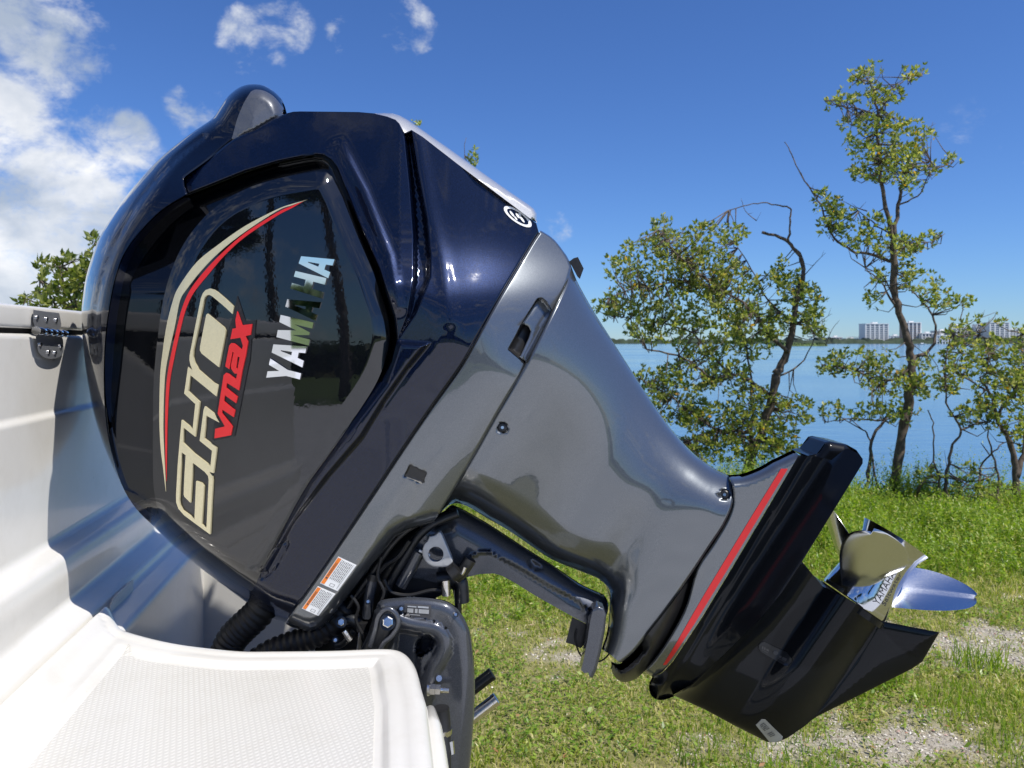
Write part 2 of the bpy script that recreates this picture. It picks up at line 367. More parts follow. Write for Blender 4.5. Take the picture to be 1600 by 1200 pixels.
def triangulate(loops, g, rings=(), feats=()):
    loops = [resample(l, max(2.0, g * .6)) for l in loops]
    allp = np.vstack(loops); lo = allp.min(0); hi = allp.max(0)
    pts = [allp]; edges = []; n = 0
    for l in loops:
        k = len(l); edges += [(n + i, n + (i + 1) % k) for i in range(k)]; n += k
    def ins(P):
        r = np.zeros(len(P), bool)
        for l in loops: r ^= inside(P, l)
        return r
    def dist(P):
        d = np.full(len(P), 1e9)
        for l in loops: d = np.minimum(d, seg_dist(P, l, True))
        return d
    for off in rings:
        for l in loops:
            t = np.roll(l, -1, 0) - np.roll(l, 1, 0); t /= np.maximum(1e-9, np.linalg.norm(t, axis=1))[:, None]
            for sg in (1, -1):
                q = l + sg * off * np.stack([-t[:, 1], t[:, 0]], 1); ok = ins(q) & (dist(q) > off * .88); pts.append(q[ok])
    rm = (max(rings) if len(rings) else 0) + g * .55
    xs = np.arange(lo[0] + g * .3, hi[0], g); ys = np.arange(lo[1] + g * .3, hi[1], g * .87)
    if len(xs) and len(ys):
        X, Yy = np.meshgrid(xs, ys); X = X + (np.arange(len(ys)) % 2)[:, None] * g * .5
        q = np.stack([X.ravel(), Yy.ravel()], 1); q = q[ins(q)]
        if len(q):
            q = q[dist(q) > rm]
            for fl, offs in feats: q = q[seg_dist(q, fl) > max(abs(o) for o in offs) + g * .45]
            pts.append(q)
    done = []
    for fl, offs in feats:
        l = A(fl); seg = [l[0]]
        for a, b in zip(l[:-1], l[1:]):
            k = max(1, int(np.linalg.norm(b - a) / 2.2 + .5)); seg += [a + (b - a) * (t + 1) / k for t in range(k)]
        l = A(seg); t = np.gradient(l, axis=0); t /= np.maximum(1e-9, np.linalg.norm(t, axis=1))[:, None]; nr = np.stack([-t[:, 1], t[:, 0]], 1)
        for o in offs:
            q = l + nr * o; q = q[ins(q)]
            if len(q): q = q[(dist(q) > 1.0) & (seg_dist(q, fl) > abs(o) * .9)]
            for d in done:
                if len(q): q = q[((q[:, None, :] - d[None]) ** 2).sum(2).min(1) > .7]
            if len(q): pts.append(q); done.append(q)
    V = np.vstack(pts)
    v, e, f, *_ = delaunay_2d_cdt([Vector(p) for p in V], edges, [], 0, 1e-4)
    v = A([(p.x, p.y) for p in v]); f = np.array([t for t in f if len(t) == 3], int)
    c = v[f].mean(1); f = f[ins(c)]
    # same winding everywhere
    a, b, c = v[f[:, 0]], v[f[:, 1]], v[f[:, 2]]
    cr = (b[:, 0] - a[:, 0]) * (c[:, 1] - a[:, 1]) - (b[:, 1] - a[:, 1]) * (c[:, 0] - a[:, 0])
    f[cr > 0] = f[cr > 0][:, ::-1]; f = f[np.abs(cr) > 1e-7]
    cnt = {}
    for t in f:
        for i in range(3): cnt.setdefault((min(t[i], t[(i + 1) % 3]), max(t[i], t[(i + 1) % 3])), []).append((t[i], t[(i + 1) % 3]))
    be = [k[0] for k in cnt.values() if len(k) == 1]
    return v, f, be
YC = 1.5
def Wv(P, h, yc=YC):
    Y = yc - h; return np.stack([(P[:, 0] - 800) / F * Y, Y, EYE + (HZ - P[:, 1]) / F * Y], 1)
def hnormals(P, hf, loops, yc=YC, e=.8):
    def w(dx, dy):
        q = P + (dx, dy); r = np.zeros(len(q), bool)
        for l in loops: r ^= inside(q, l)
        q = np.where(r[:, None], q, P); return Wv(q, hf(q), yc)
    tx = w(e, 0) - w(-e, 0); tz = w(0, -e) - w(0, e)
    bad = np.linalg.norm(tx, axis=1) < 1e-9; tx[bad] = (1, 0, 0); bad = np.linalg.norm(tz, axis=1) < 1e-9; tz[bad] = (0, 0, 1)
    n = np.cross(tx, tz); n /= np.maximum(1e-12, np.linalg.norm(n, axis=1))[:, None]
    n[n[:, 1] > 0] *= -1; return n
def surf(name, loops, hf, mat, parent, g=6, rings=(), mirror=False, th=.004, yc=YC, back=None, label=None, feats=()):
    """A body or a plate: its near face stands at hf(px,py) metres before the motor's middle plane; mirrored about that plane, or th thick."""
    if not isinstance(loops[0][0], (tuple, list, np.ndarray)): loops = [loops]
    v, f, be = triangulate(loops, g, rings, feats); n = len(v)
    h = hf(v); P = Wv(v, h, yc); Nn = hnormals(v, hf, loops, yc)
    if mirror:
        Pb = P.copy(); Pb[:, 1] = 2 * yc - Pb[:, 1]; Nb = Nn.copy(); Nb[:, 1] *= -1
        # draw the far rim in a little where it would stand out past the near rim
        alt = Wv(v, -h, yc); cen = v.mean(0); alt = alt + (Wv(np.tile(cen, (n, 1)), -h, yc) - alt) * .012; mir = Pb.copy(); todo = np.ones(n, bool)
        for tt in (0, .2, .4, .6, .8, 1.):
            q = mir + (alt - mir) * tt; pp = np.stack([800 + q[:, 0] / q[:, 1] * F, HZ - (q[:, 2] - EYE) / q[:, 1] * F], 1); r = inside(pp, loops[0])
            Pb[todo] = q[todo]; todo &= ~r
    elif back is not None: Pb = P.copy(); Pb[:, 1] = back; Nb = np.tile([0, 1., 0], (n, 1))
    else: Pb = P + (0, th, 0); Nb = -Nn
    V = [P, Pb]; NN = [Nn, Nb]; faces = [tuple(t) for t in f] + [tuple(t[::-1] + n) for t in f]
    wv = []; wn = []
    for a, b in be:
        k = 2 * n + len(wv); q = [P[a], P[b], Pb[b], Pb[a]]
        nn = np.cross(q[2] - q[0], q[3] - q[1]); l = np.linalg.norm(nn)
        if l < 1e-12: continue
        nn = -nn / l
        wv += q; wn += [nn] * 4; faces.append((k + 3, k + 2, k + 1, k))
    if wv: V.append(A(wv)); NN.append(A(wn))
    o = link(name, np.vstack(V), faces, mat, parent, True, np.vstack(NN))
    if label: o['label'] = label
    return o

# ------------------------------------------------------------------ text
_txt = {}
def text2d(s):
    if s in _txt: return _txt[s]
    c = bpy.data.curves.new('lettering', 'FONT'); c.body = s; c.size = 1; c.resolution_u = 3
    o = bpy.data.objects.new('lettering', c); COL.objects.link(o)
    dg = bpy.context.evaluated_depsgraph_get(); me = o.evaluated_get(dg).to_mesh()
    v = A([tuple(x.co)[:2] for x in me.vertices]); f = [tuple(p.vertices) for p in me.polygons]
    bpy.data.objects.remove(o); bpy.data.curves.remove(c)
    lo = v.min(0); hi = v.max(0); v = (v - lo) / (hi - lo); _txt[s] = (v, f); return _txt[s]
def quadmap(c):
    c = A(c)
    return lambda u, v: (c[0] * ((1 - u) * (1 - v))[:, None] + c[1] * (u * (1 - v))[:, None] + c[2] * (u * v)[:, None] + c[3] * ((1 - u) * v)[:, None])
def print_text(name, s, corners, hf, off, mat, parent):
    v, f = text2d(s); P = quadmap(corners)(v[:, 0], v[:, 1]); w = Wv(P, hf(P) + off)
    return link(name, w, f, mat, parent)
def print_rects(name, rects, corners, hf, off, mat, parent):
    q = quadmap(corners); vs = []; fs = []
    for (u0, v0, u1, v1) in rects:
        P = q(A([u0, u1, u1, u0]), A([v0, v0, v1, v1])); w = Wv(P, hf(P) + off); k = len(vs); vs += list(w); fs.append((k, k + 1, k + 2, k + 3))
    return link(name, vs, fs, mat, parent)

# ================================================================== THE SETTING
def vnoise(x, y, s, seed=0):
    x = x * s + seed * 17.3; y = y * s - seed * 9.1
    xi = np.floor(x).astype(int); yi = np.floor(y).astype(int); fx = x - xi; fy = y - yi
    def h(a, b): return (np.sin(a * 127.1 + b * 311.7 + seed * 74.7) * 43758.5453) % 1
    fx = fx * fx * (3 - 2 * fx); fy = fy * fy * (3 - 2 * fy)
    return (h(xi, yi) * (1 - fx) + h(xi + 1, yi) * fx) * (1 - fy) + (h(xi, yi + 1) * (1 - fx) + h(xi + 1, yi + 1) * fx) * fy
SHORE = 8.75
def shore_y(x): return SHORE + .35 * np.sin(x * .9) + .22 * np.sin(x * 2.3 + 1) + .12 * np.sin(x * 6.1)
def bare_at(x, y):
    """How bare and sandy the ground is: the worn gravel patches by the photograph's right edge, thin ones in the lawn."""
    x = np.asarray(x, float); y = np.asarray(y, float)
    n = .6 * vnoise(x, y, 2.2, 1) + .4 * vnoise(x, y, 6.5, 2)
    b1 = np.exp(-(((x - 2.45) / 1.25) ** 2 + ((y - 4.30) / .50) ** 2))
    b2 = np.exp(-(((x - 1.75) / .9) ** 2 + ((y - 3.35) / .38) ** 2))
    b4 = np.exp(-(((x - 2.0) / .35) ** 2 + ((y - 4.1) / .22) ** 2))
    b3 = .12 * np.exp(-(((x - .4) / 1.1) ** 2 + ((y - 4.2) / .55) ** 2)) + .12
    b = np.maximum(np.maximum(b1 * 1.2, b2 * 1.0), np.maximum(b3, b4 * 1.1))
    n2 = vnoise(x, y, 14, 6); return np.clip(ss(b + (n - .5) * 1.6 + (n2 - .5) * .7, .38, 1.0), 0, 1)
def ground_z(x, y):
    x = np.asarray(x, float); y = np.asarray(y, float)
    z = .012 * (vnoise(x, y, 1.1, 5) - .5) * (np.abs(y) < 12)
    return z - .6 * ss(y, shore_y(x) - .35, shore_y(x) + .8)
def build_ground():
    xs = np.unique(np.concatenate([np.linspace(-900, -14, 12), np.linspace(-14, -1, 20), np.linspace(-1, 6.6, 96), np.linspace(6.6, 14, 12), np.linspace(14, 900, 12)]))
    ys = np.unique(np.concatenate([np.linspace(-900, -60, 8), np.linspace(-60, 2.4, 14), np.linspace(2.4, 10, 110), [11, 13]]))
    X, Y = np.meshgrid(xs, ys); Z = ground_z(X, Y); nx = len(xs)
    V = np.stack([X.ravel(), Y.ravel(), Z.ravel()], 1); i, j = np.meshgrid(np.arange(nx - 1), np.arange(len(ys) - 1)); k = (j * nx + i).ravel()
    o = fast_mesh('ground', V, np.stack([k, k + 1, k + nx + 1, k + nx], 1), M['ground'], None, True)
    at = o.data.attributes.new('bare', 'FLOAT', 'POINT'); at.data.foreach_set('value', bare_at(V[:, 0], V[:, 1]).astype(np.float32))
    tag(o, 'sandy lawn soil under the grass beside the boat', None, None, 'structure')
    o = fast_mesh('water', A([(-9000, 8.2, -.3), (9000, 8.2, -.3), (9000, 20000, -.3), (-9000, 20000, -.3)]), [(0, 1, 2, 3)], M['water']); tag(o, 'calm blue bay water behind the trees', None, None, 'structure')
    o = fast_mesh('pavement', A([(-70, -17, .02), (70, -17, .02), (70, -.6, .02), (-70, -.6, .02)]), [(0, 1, 2, 3)], M['pave']); tag(o, 'pale concrete ramp apron behind the viewer', None, None, 'structure')
    o = fast_mesh('verge', A([(-70, -34, .03), (70, -34, .03), (70, -17.2, .03), (-70, -17.2, .03)]), [(0, 1, 2, 3)], M['verge']); tag(o, 'green mown verge across the concrete apron', None, None, 'structure')
build_ground()

def blades(n_try, xr, yr, hgt, wid, keep, lean=.5, seed=1):
    g = np.random.default_rng(seed); x = g.uniform(*xr, n_try); y = g.uniform(*yr, n_try)
    k = keep(x, y, g); x, y = x[k], y[k]; n = len(x); z = ground_z(x, y)
    a = g.uniform(0, 2 * np.pi, n); l = hgt(x, y, g); w = wid(n, g); b = g.uniform(0, 2 * np.pi, n); le = lean * g.uniform(.1, 1, n)
    dx, dy = np.cos(a) * w, np.sin(a) * w; ex, ey = np.cos(b) * l * le, np.sin(b) * l * le
    base = np.stack([x, y, z - .004], 1); d = np.stack([dx, dy, 0 * dx], 1)
    mid = base + np.stack([ex * .35, ey * .35, l * .62], 1); tip = base + np.stack([ex, ey, l * (1 - .35 * le)], 1)
    V = np.stack([base - d, base + d, mid + d * .75, mid - d * .75, tip], 1).reshape(-1, 3); q = np.arange(n)[:, None] * 5
    T = np.concatenate([q + [0, 1, 2], q + [0, 2, 3], q + [3, 2, 4]], 0); return V, T
def in_view(x, y, m=.25): return (x / y * F + 800 > 640 - m * 300) & (x / y * F + 800 < 1600 + m * 400)
def lawn():
    def keep(x, y, g):
        p = (1 - .93 * bare_at(x, y)) * (.5 + .5 * vnoise(x, y, 3.5, 8)) * np.clip((5.2 / y) ** 1.2, .3, 1)
        return in_view(x, y) & (g.uniform(0, 1, len(x)) < p) & (y < shore_y(x) - .2)
    hg = lambda x, y, g: (.020 + .036 * vnoise(x, y, 1.7, 3) ** 1.3 + .02 * ss(y, 4.6, 5.6)) * g.uniform(.6, 1.5, len(x))
    V, T = blades(330000, (-1.2, 6.8), (2.6, 8.6), hg, lambda n, g: g.uniform(.0014, .0042, n), keep, 1.35, 3)
    g = np.random.default_rng(77); x = g.uniform(-1.2, 6.8, 150000); y = g.uniform(2.6, 7.5, 150000)
    k = in_view(x, y) & (g.uniform(0, 1, len(x)) < .7 * ss(vnoise(x, y, 2.6, 15) + .25 * vnoise(x, y, 9, 16), .42, .85) * (1 - bare_at(x, y)) * np.clip((4.4 / y) ** 1.3, .2, 1)); x, y = x[k], y[k]; n = len(x)
    a = g.uniform(0, 6.28, n); l = g.uniform(.007, .017, n); c = np.stack([x, y, ground_z(x, y) + g.uniform(.012, .05, n)], 1)
    d = np.stack([np.cos(a), np.sin(a), g.normal(.15, .35, n)], 1) * l[:, None]; w = np.stack([-np.sin(a), np.cos(a), g.normal(0, .35, n)], 1) * (l * .42)[:, None]
    V3 = np.stack([c - d, c + w, c + d, c - w], 1).reshape(-1, 3); q = np.arange(n)[:, None] * 4; T3 = np.concatenate([q + [0, 1, 2], q + [0, 2, 3]], 0)
    o = fast_mesh('ground_cover', V3, T3, M['clover']); tag(o, 'low broad leaved green weeds growing through the lawn', None, None, 'stuff')
    o = fast_mesh('grass', V, T, M['grass']); tag(o, 'short patchy lawn of green and straw coloured grass', None, None, 'stuff')
    def keep2(x, y, g):
        t = ss(y + .5 * (vnoise(x, y, 1.3, 12) - .5), 5.25, 5.9) * ss(x, 1.15, 2.1) + ss(y, 7.2, 7.8) * .9 + ss(x, 2., 3.) * ss(y, 5.6, 6) * .3
        t = t + .9 * np.exp(-(((x - .05) / .55) ** 2 + ((y - 5.4) / .5) ** 2))
        return in_view(x, y, .5) & (g.uniform(0, 1, len(x)) < np.clip(t, 0, 1)) & (y < shore_y(x) + .1)
    g = np.random.default_rng(21); x = g.uniform(-1.0, 6.8, 11500); y = g.uniform(4.6, 8.8, 11500); k = keep2(x, y, g); x, y = x[k], y[k]; n = len(x)
    hh = (.06 + .36 * vnoise(x, y, 1.6, 9) ** 1.2 * ss(y, 5.3, 6.6) * ss(x, .7, 1.9) + .14 * vnoise(x, y, 5, 3) * ss(y, 5., 6)) * g.uniform(.6, 1.2, n); b0 = np.stack([x, y, ground_z(x, y)], 1)
    ln = np.stack([g.normal(0, .16, n), g.normal(0, .16, n), np.ones(n)], 1) * hh[:, None]; m_ = 16; V = []
    for q in range(m_):
        t = (q + .7) / m_; c = b0 + ln * t; a = q * 2.4 + g.uniform(0, 6.28, n); el = g.uniform(.0, 1.0, n); l = g.uniform(.025, .060, n) * (1.2 - .5 * t)
        d = np.stack([np.cos(a) * np.cos(el), np.sin(a) * np.cos(el), np.sin(el)], 1); w = np.stack([-np.sin(a), np.cos(a), g.normal(0, .3, n)], 1) * (l * .17)[:, None]; l = l[:, None]
        V.append(np.stack([c, c + d * l * .5 + w, c + d * l - (0, 0, .004), c + d * l * .5 - w], 1))
    for _c in range(60):
        cx = g.uniform(1.9, 5.9); cy = g.uniform(6.3, 8.35); nst = int(g.integers(14, 46)); rr = g.uniform(.1, .32); top = g.uniform(.30, .62) * (.6 + .4 * (cy > 7))
        a = g.uniform(0, 6.28, nst); r_ = rr * np.sqrt(g.uniform(0, 1, nst)); b1 = np.stack([cx + np.cos(a) * r_, cy + np.sin(a) * r_, 0 * a], 1); h1 = top * g.uniform(.55, 1.1, nst)
        l1 = np.stack([np.cos(a) * .25 * r_ / rr + g.normal(0, .1, nst), np.sin(a) * .25 * r_ / rr + g.normal(0, .1, nst), np.ones(nst)], 1) * h1[:, None]
        for q in range(20):
            t = (q + .7) / 20; c = b1 + l1 * t; a2 = q * 2.4 + g.uniform(0, 6.28, nst); el = g.uniform(.1, 1.1, nst); l = (g.uniform(.03, .065, nst) * (1.2 - .6 * t))[:, None]
            d = np.stack([np.cos(a2) * np.cos(el), np.sin(a2) * np.cos(el), np.sin(el)], 1); w = np.stack([-np.sin(a2), np.cos(a2), g.normal(0, .3, nst)], 1) * l * .15
            V.append(np.stack([c, c + d * l * .5 + w, c + d * l - (0, 0, .004), c + d * l * .5 - w], 1))
    V = np.concatenate(V, 0).reshape(-1, 3); q = np.arange(len(V) // 4)[:, None] * 4; T = np.concatenate([q + [0, 1, 2], q + [0, 2, 3]], 0)
    hw = lambda x, y, g: (.08 + .22 * vnoise(x, y, 1.6, 9) * ss(y, 5.3, 6.6) * ss(x, .9, 2.) + .05) * g.uniform(.5, 1.25, len(x))
    V2, T2 = blades(22000, (-1.0, 6.8), (4.6, 8.8), hw, lambda n, g: g.uniform(.002, .005, n), keep2, .75, 5)
    o = fast_mesh('weeds', np.vstack([V, V2]), np.vstack([T, T2 + len(V)]), M['weed']); tag(o, 'tall bright green weeds along the water edge', None, None, 'stuff')
    # taller tufts in the gravel
    V = []; T = []; k = 0
    for cx, cy, r, nb, hh in [(1.52, 3.78, .17, 900, .17), (1.78, 3.86, .12, 420, .16), (1.25, 3.62, .16, 500, .10), (2.15, 3.6, .2, 500, .09), (1.0, 3.2, .25, 600, .08), (2.42, 4.0, .10, 160, .17), (2.3, 3.15, .25, 700, .09)]:
        g = np.random.default_rng(int(cx * 100)); a = g.uniform(0, 6.28, nb); rr = r * np.sqrt(g.uniform(0, 1, nb))
        x = cx + np.cos(a) * rr * 1.5; y = cy + np.sin(a) * rr
        v, t = blades(nb, (0, 1), (0, 1), lambda X, Y, G: hh * G.uniform(.4, 1.2, len(X)), lambda n, G: G.uniform(.0015, .0032, n), lambda X, Y, G: np.ones(len(X), bool), 1.0, int(cx * 77))
        b0 = v.reshape(-1, 5, 3); b0 = b0 + np.stack([x, y, 0 * x], 1)[:, None, :] - np.concatenate([b0[:, :1, :2], 0 * b0[:, :1, :1]], 2)
        V.append(b0.reshape(-1, 3)); T.append(t + k); k += len(v)
    o = fast_mesh('grass_tufts', np.vstack(V), np.vstack(T), M['weed']); tag(o, 'loose tufts of taller green grass in the gravel', None, None, 'stuff')
    # shells and stone chips
    g = np.random.default_rng(9); x = g.uniform(-.4, 4.5, 90000); y = g.uniform(2.7, 5.4, 90000)
    k = in_view(x, y) & (g.uniform(0, 1, len(x)) < bare_at(x, y) * .55 + .006); x, y = x[k], y[k]; n = len(x); z = ground_z(x, y)
    oc = A([(1, 0, 0), (0, 1, 0), (-1, 0, 0), (0, -1, 0), (0, 0, 1), (0, 0, -1)]); of = A([(0, 1, 4), (1, 2, 4), (2, 3, 4), (3, 0, 4), (1, 0, 5), (2, 1, 5), (3, 2, 5), (0, 3, 5)]).astype(int)
    s = g.uniform(.003, .010, (n, 1)) * g.uniform(.6, 1.2, (n, 3)) * (1, 1, .6)
    a = g.uniform(0, 6.28, n); ca, sa = np.cos(a), np.sin(a); P = oc[None] * s[:, None, :] + g.normal(0, .0012, (n, 6, 3))
    P = np.stack([P[..., 0] * ca[:, None] - P[..., 1] * sa[:, None], P[..., 0] * sa[:, None] + P[..., 1] * ca[:, None], P[..., 2]], 2) + np.stack([x, y, z + .002], 1)[:, None]
    o = fast_mesh('gravel', P.reshape(-1, 3), (np.arange(n)[:, None, None] * 6 + of[None]).reshape(-1, 3), M['stone']); tag(o, 'pale shell and stone chips in the worn ground', None, None, 'stuff')
    x = g.uniform(-.2, 3.2, 70); y = g.uniform(2.9, 5.2, 70); V = []; T = []
    for i in range(70):
        a = g.uniform(0, 6.28); l = g.uniform(.010, .022); d = A((math.cos(a), math.sin(a), g.uniform(-.1, .3))); e = A((-math.sin(a), math.cos(a), g.uniform(-.3, .3))) * .4
        b = A((x[i], y[i], .03)); V += [b - d * l, b + e * l, b + d * l, b - e * l]; T += [(4 * i, 4 * i + 1, 4 * i + 2), (4 * i, 4 * i + 2, 4 * i + 3)]
    o = fast_mesh('leaf_litter', V, T, M['deadleaf']); tag(o, 'scattered fallen brown leaves on the lawn', None, None, 'stuff')
lawn()

# ------------------------------------------------------------------ trees: traced limbs with their own depth, leaf rosettes round twig ends
def tree(name, label, Y0, limbs, clumps, dens, leaf_len=.055, mat='leaf', seed=1, group=None, twigs=()):
    g = np.random.default_rng(seed)
    base = W(limbs[0][0][0][0], limbs[0][0][0][1], Y0); base[2] = 0.
    root = thing(name, label, 'tree', tuple(base), group)
    tb = MB(); nodes = []
    for pts, r0, r1, dy in limbs:
        c = A(crv(pts, 5)); n = len(c); t = np.linspace(0, 1, n)
        w = np.array([W(p[0], p[1], Y0 + dy * tt) for p, tt in zip(c, t)])
        w += g.normal(0, .007, w.shape) * (t[:, None] > 0); 
        tb.tube(w, list(.74 * (r0 + (r1 - r0) * t ** .8) * g.uniform(.88, 1.15, n)), 8); nodes += list(w)
    for pts, r0, dy in twigs:
        c = A(crv(pts, 4)); t = np.linspace(0, 1, len(c)); w = np.array([W(p[0], p[1], Y0 + dy * tt) for p, tt in zip(c, t)])
        tb.tube(w, list(r0 * (1 - .75 * t)), 5)
        for q in w[::3]:
            d = g.normal(0, 1, 3); d[2] = abs(d[2]); d /= np.linalg.norm(d); tb.tube([q, q + d * g.uniform(.04, .14)], [r0 * .45, .001], 4)
    nodes = A(nodes); V = []
    for cx, cy, rx, ry in clumps:
        k = max(3, int(dens * rx * ry / 100 * 8.0)); 
        for _ in range(k):
            a = g.uniform(0, 6.28); r = g.uniform(0, 1) ** .5; dd = g.normal(0, .30) + 0
            q = W(cx + math.cos(a) * r * rx, cy + math.sin(a) * r * ry, Y0 + np.clip(dd, -.7, .7))
            i = np.argmin(((nodes - q) ** 2).sum(1)); s = nodes[i]; 
            if np.linalg.norm(q - s) < .48 and (_ % 3 == 0 or np.linalg.norm(q - s) < .18):
                mid = (s + q) / 2 + g.normal(0, .03, 3) - (0, 0, .03); tb.tube([s, mid, q], [.007, .0045, .002], 4)
            ax = (q - s); ax = ax / max(.05, np.linalg.norm(ax)) + (0, 0, .9) + g.normal(0, .3, 3); ax /= np.linalg.norm(ax)
            for ro in range(g.integers(1, 3)):
                q2 = q - ax * ro * .055 + g.normal(0, .015, 3)
                for j in range(g.integers(5, 10)):
                    d = ax * g.uniform(.4, 1.2) + g.normal(0, .5, 3); d /= np.linalg.norm(d); sd_ = np.cross(d, g.normal(0, 1, 3)); sd_ /= np.linalg.norm(sd_)
                    L = leaf_len * g.uniform(.45, 1.25); nn = np.cross(d, sd_)
                    V += [q2 + d * .006, q2 + d * L * .5 + sd_ * L * .23 + nn * L * .05, q2 + d * L, q2 + d * L * .5 - sd_ * L * .23 + nn * L * .05]
    tb.build('trunk', M['bark'], root, True)
    n = len(V) // 4; q = np.arange(n)[:, None] * 4
    fast_mesh('crown', V, np.concatenate([q + [0, 1, 2], q + [0, 2, 3]], 0), M[mat], root)
    return root
G_T = 'mangrove trees along the shore'
tree('mangrove_tree', 'wide leafy mangrove with a bare hooked dead limb, just behind the motor', 8.5,
     [([(1160, 775), (1172, 720), (1188, 680), (1205, 625), (1212, 585)], .085, .06, 0), ([(1212, 585), (1228, 555), (1240, 500), (1246, 460), (1256, 425), (1246, 397), (1226, 374), (1190, 362)], .06, .02, .2),
      ([(1232, 378), (1234, 345), (1233, 325), (1205, 318), (1178, 318), (1138, 329)], .018, .006, .1), ([(1205, 620), (1178, 600), (1150, 585), (1110, 590), (1070, 560), (1010, 545)], .035, .01, -.3),
      ([(1230, 550), (1200, 520), (1170, 480), (1120, 450), (1060, 400), (1030, 360)], .03, .008, -.4), ([(1240, 505), (1200, 470), (1180, 430), (1150, 380)], .02, .006, .3),
      ([(1180, 690), (1150, 680), (1100, 660), (1050, 620), (1000, 590)], .03, .008, -.2), ([(1120, 450), (1060, 440), (1000, 450), (950, 465)], .018, .006, -.4), ([(1210, 590), (1250, 570), (1275, 520)], .02, .005, .3),
      ([(1172, 700), (1175, 640), (1170, 560), (1150, 500)], .028, .008, .3), ([(1170, 675), (1110, 675), (1075, 690)], .03, .01, -.1), ([(1140, 590), (1080, 520), (1010, 500), (960, 495)], .02, .005, .2)],
     [(1035, 352, 18, 16), (1010, 385, 34, 20), (1065, 385, 46, 30), (975, 420, 32, 22), (1040, 430, 55, 30), (1110, 420, 46, 38), (1145, 365, 28, 16), (1100, 360, 22, 14), (985, 470, 44, 24), (1075, 480, 62, 34), (1150, 460, 44, 44),
      (1010, 515, 40, 22), (1110, 530, 60, 30), (1175, 520, 40, 40), (1240, 450, 26, 26), (1262, 480, 24, 34), (1215, 425, 18, 22), (1215, 500, 22, 26), (1275, 510, 14, 26), (1020, 600, 42, 26), (1080, 585, 50, 26), (1140, 590, 42, 26), (1060, 640, 50, 26),
      (1120, 655, 55, 26), (1190, 640, 44, 36), (1245, 640, 26, 22), (1120, 700, 55, 24), (1085, 700, 40, 18), (1200, 690, 44, 26), (1050, 690, 25, 16), (1230, 690, 20, 20), (950, 480, 22, 16)], 1.05, .058, 'leaf', 11, G_T,
     [([(1182, 345), (1165, 330), (1158, 310)], .006, .1), ([(1257, 430), (1275, 410), (1290, 395)], .006, .1), ([(1260, 520), (1285, 500), (1300, 490)], .006, .1), ([(1290, 540), (1300, 515), (1312, 500)], .005, .1)])
tree('mangrove_tree', 'tall slender mangrove with an open crown rising high over the bay', 8.3,
     [([(1393, 797), (1400, 740), (1416, 650), (1424, 600), (1424, 560), (1412, 510), (1397, 455), (1397, 406), (1396, 369)], .075, .045, 0), ([(1396, 369), (1404, 320), (1410, 290), (1425, 260), (1465, 262), (1490, 252)], .035, .006, .2),
      ([(1394, 372), (1382, 312), (1372, 240), (1371, 170), (1362, 136), (1342, 122)], .036, .006, -.2), ([(1397, 410), (1370, 400), (1330, 390), (1300, 365), (1282, 320), (1262, 290), (1240, 250), (1227, 222)], .026, .006, .3),
      ([(1371, 185), (1390, 145), (1415, 125), (1432, 118)], .014, .004, .1), ([(1372, 180), (1340, 170), (1305, 165), (1288, 160)], .014, .004, -.2), ([(1397, 400), (1420, 385), (1455, 378), (1475, 365)], .016, .004, .1),
      ([(1400, 480), (1375, 440), (1350, 420)], .02, .005, -.2), ([(1408, 500), (1385, 440), (1360, 415)], .016, .004, .3), ([(1390, 365), (1360, 345), (1340, 328)], .014, .004, .2), ([(1404, 320), (1440, 300), (1455, 250)], .016, .004, -.2),
      ([(1424, 575), (1380, 600), (1340, 580), (1290, 570)], .024, .006, -.1), ([(1420, 640), (1380, 655), (1330, 655), (1290, 660)], .02, .005, .2), ([(1352, 795), (1358, 740), (1362, 690), (1382, 655)], .034, .018, .4), ([(1424, 560), (1455, 545), (1460, 500), (1440, 470), (1420, 450)], .028, .006, .3),
      ([(1372, 790), (1362, 700), (1350, 670)], .018, .01, .3)],
     [(1345, 120, 22, 13), (1365, 108, 14, 12), (1425, 112, 20, 12), (1305, 160, 22, 9), (1322, 148, 18, 14), (1370, 150, 20, 18), (1395, 150, 20, 14), (1370, 190, 36, 18), (1330, 190, 26, 12), (1408, 200, 30, 16), (1440, 205, 18, 14), (1350, 225, 30, 24), (1395, 240, 44, 24),
      (1425, 235, 26, 16), (1365, 265, 34, 18), (1410, 270, 38, 16), (1455, 262, 24, 9), (1488, 250, 11, 7), (1345, 270, 18, 12), (1430, 290, 22, 10), (1300, 325, 22, 18), (1285, 310, 14, 14), (1320, 345, 28, 18), (1350, 375, 34, 18), (1300, 355, 22, 16), (1395, 385, 38, 18), (1430, 380, 34, 14), (1460, 370, 16, 9), (1370, 345, 22, 12),
      (1440, 440, 34, 14), (1365, 470, 14, 18), (1375, 430, 16, 12), (1470, 465, 34, 14), (1420, 420, 20, 12), (1500, 470, 18, 8), (1330, 565, 40, 20), (1295, 570, 22, 14), (1370, 560, 30, 16), (1395, 600, 46, 24), (1450, 600, 26, 22), (1305, 640, 24, 12), (1350, 640, 26, 12), (1400, 640, 40, 16), (1440, 570, 20, 16), (1370, 770, 22, 14)], .86, .057, 'leaf', 23, G_T,
     [([(1290, 300), (1262, 290), (1240, 250)], .008, .1), ([(1355, 330), (1340, 325), (1336, 322)], .008, .05), ([(1440, 220), (1452, 205), (1458, 190)], .006, .05), ([(1480, 560), (1510, 510), (1555, 488)], .008, .2)])
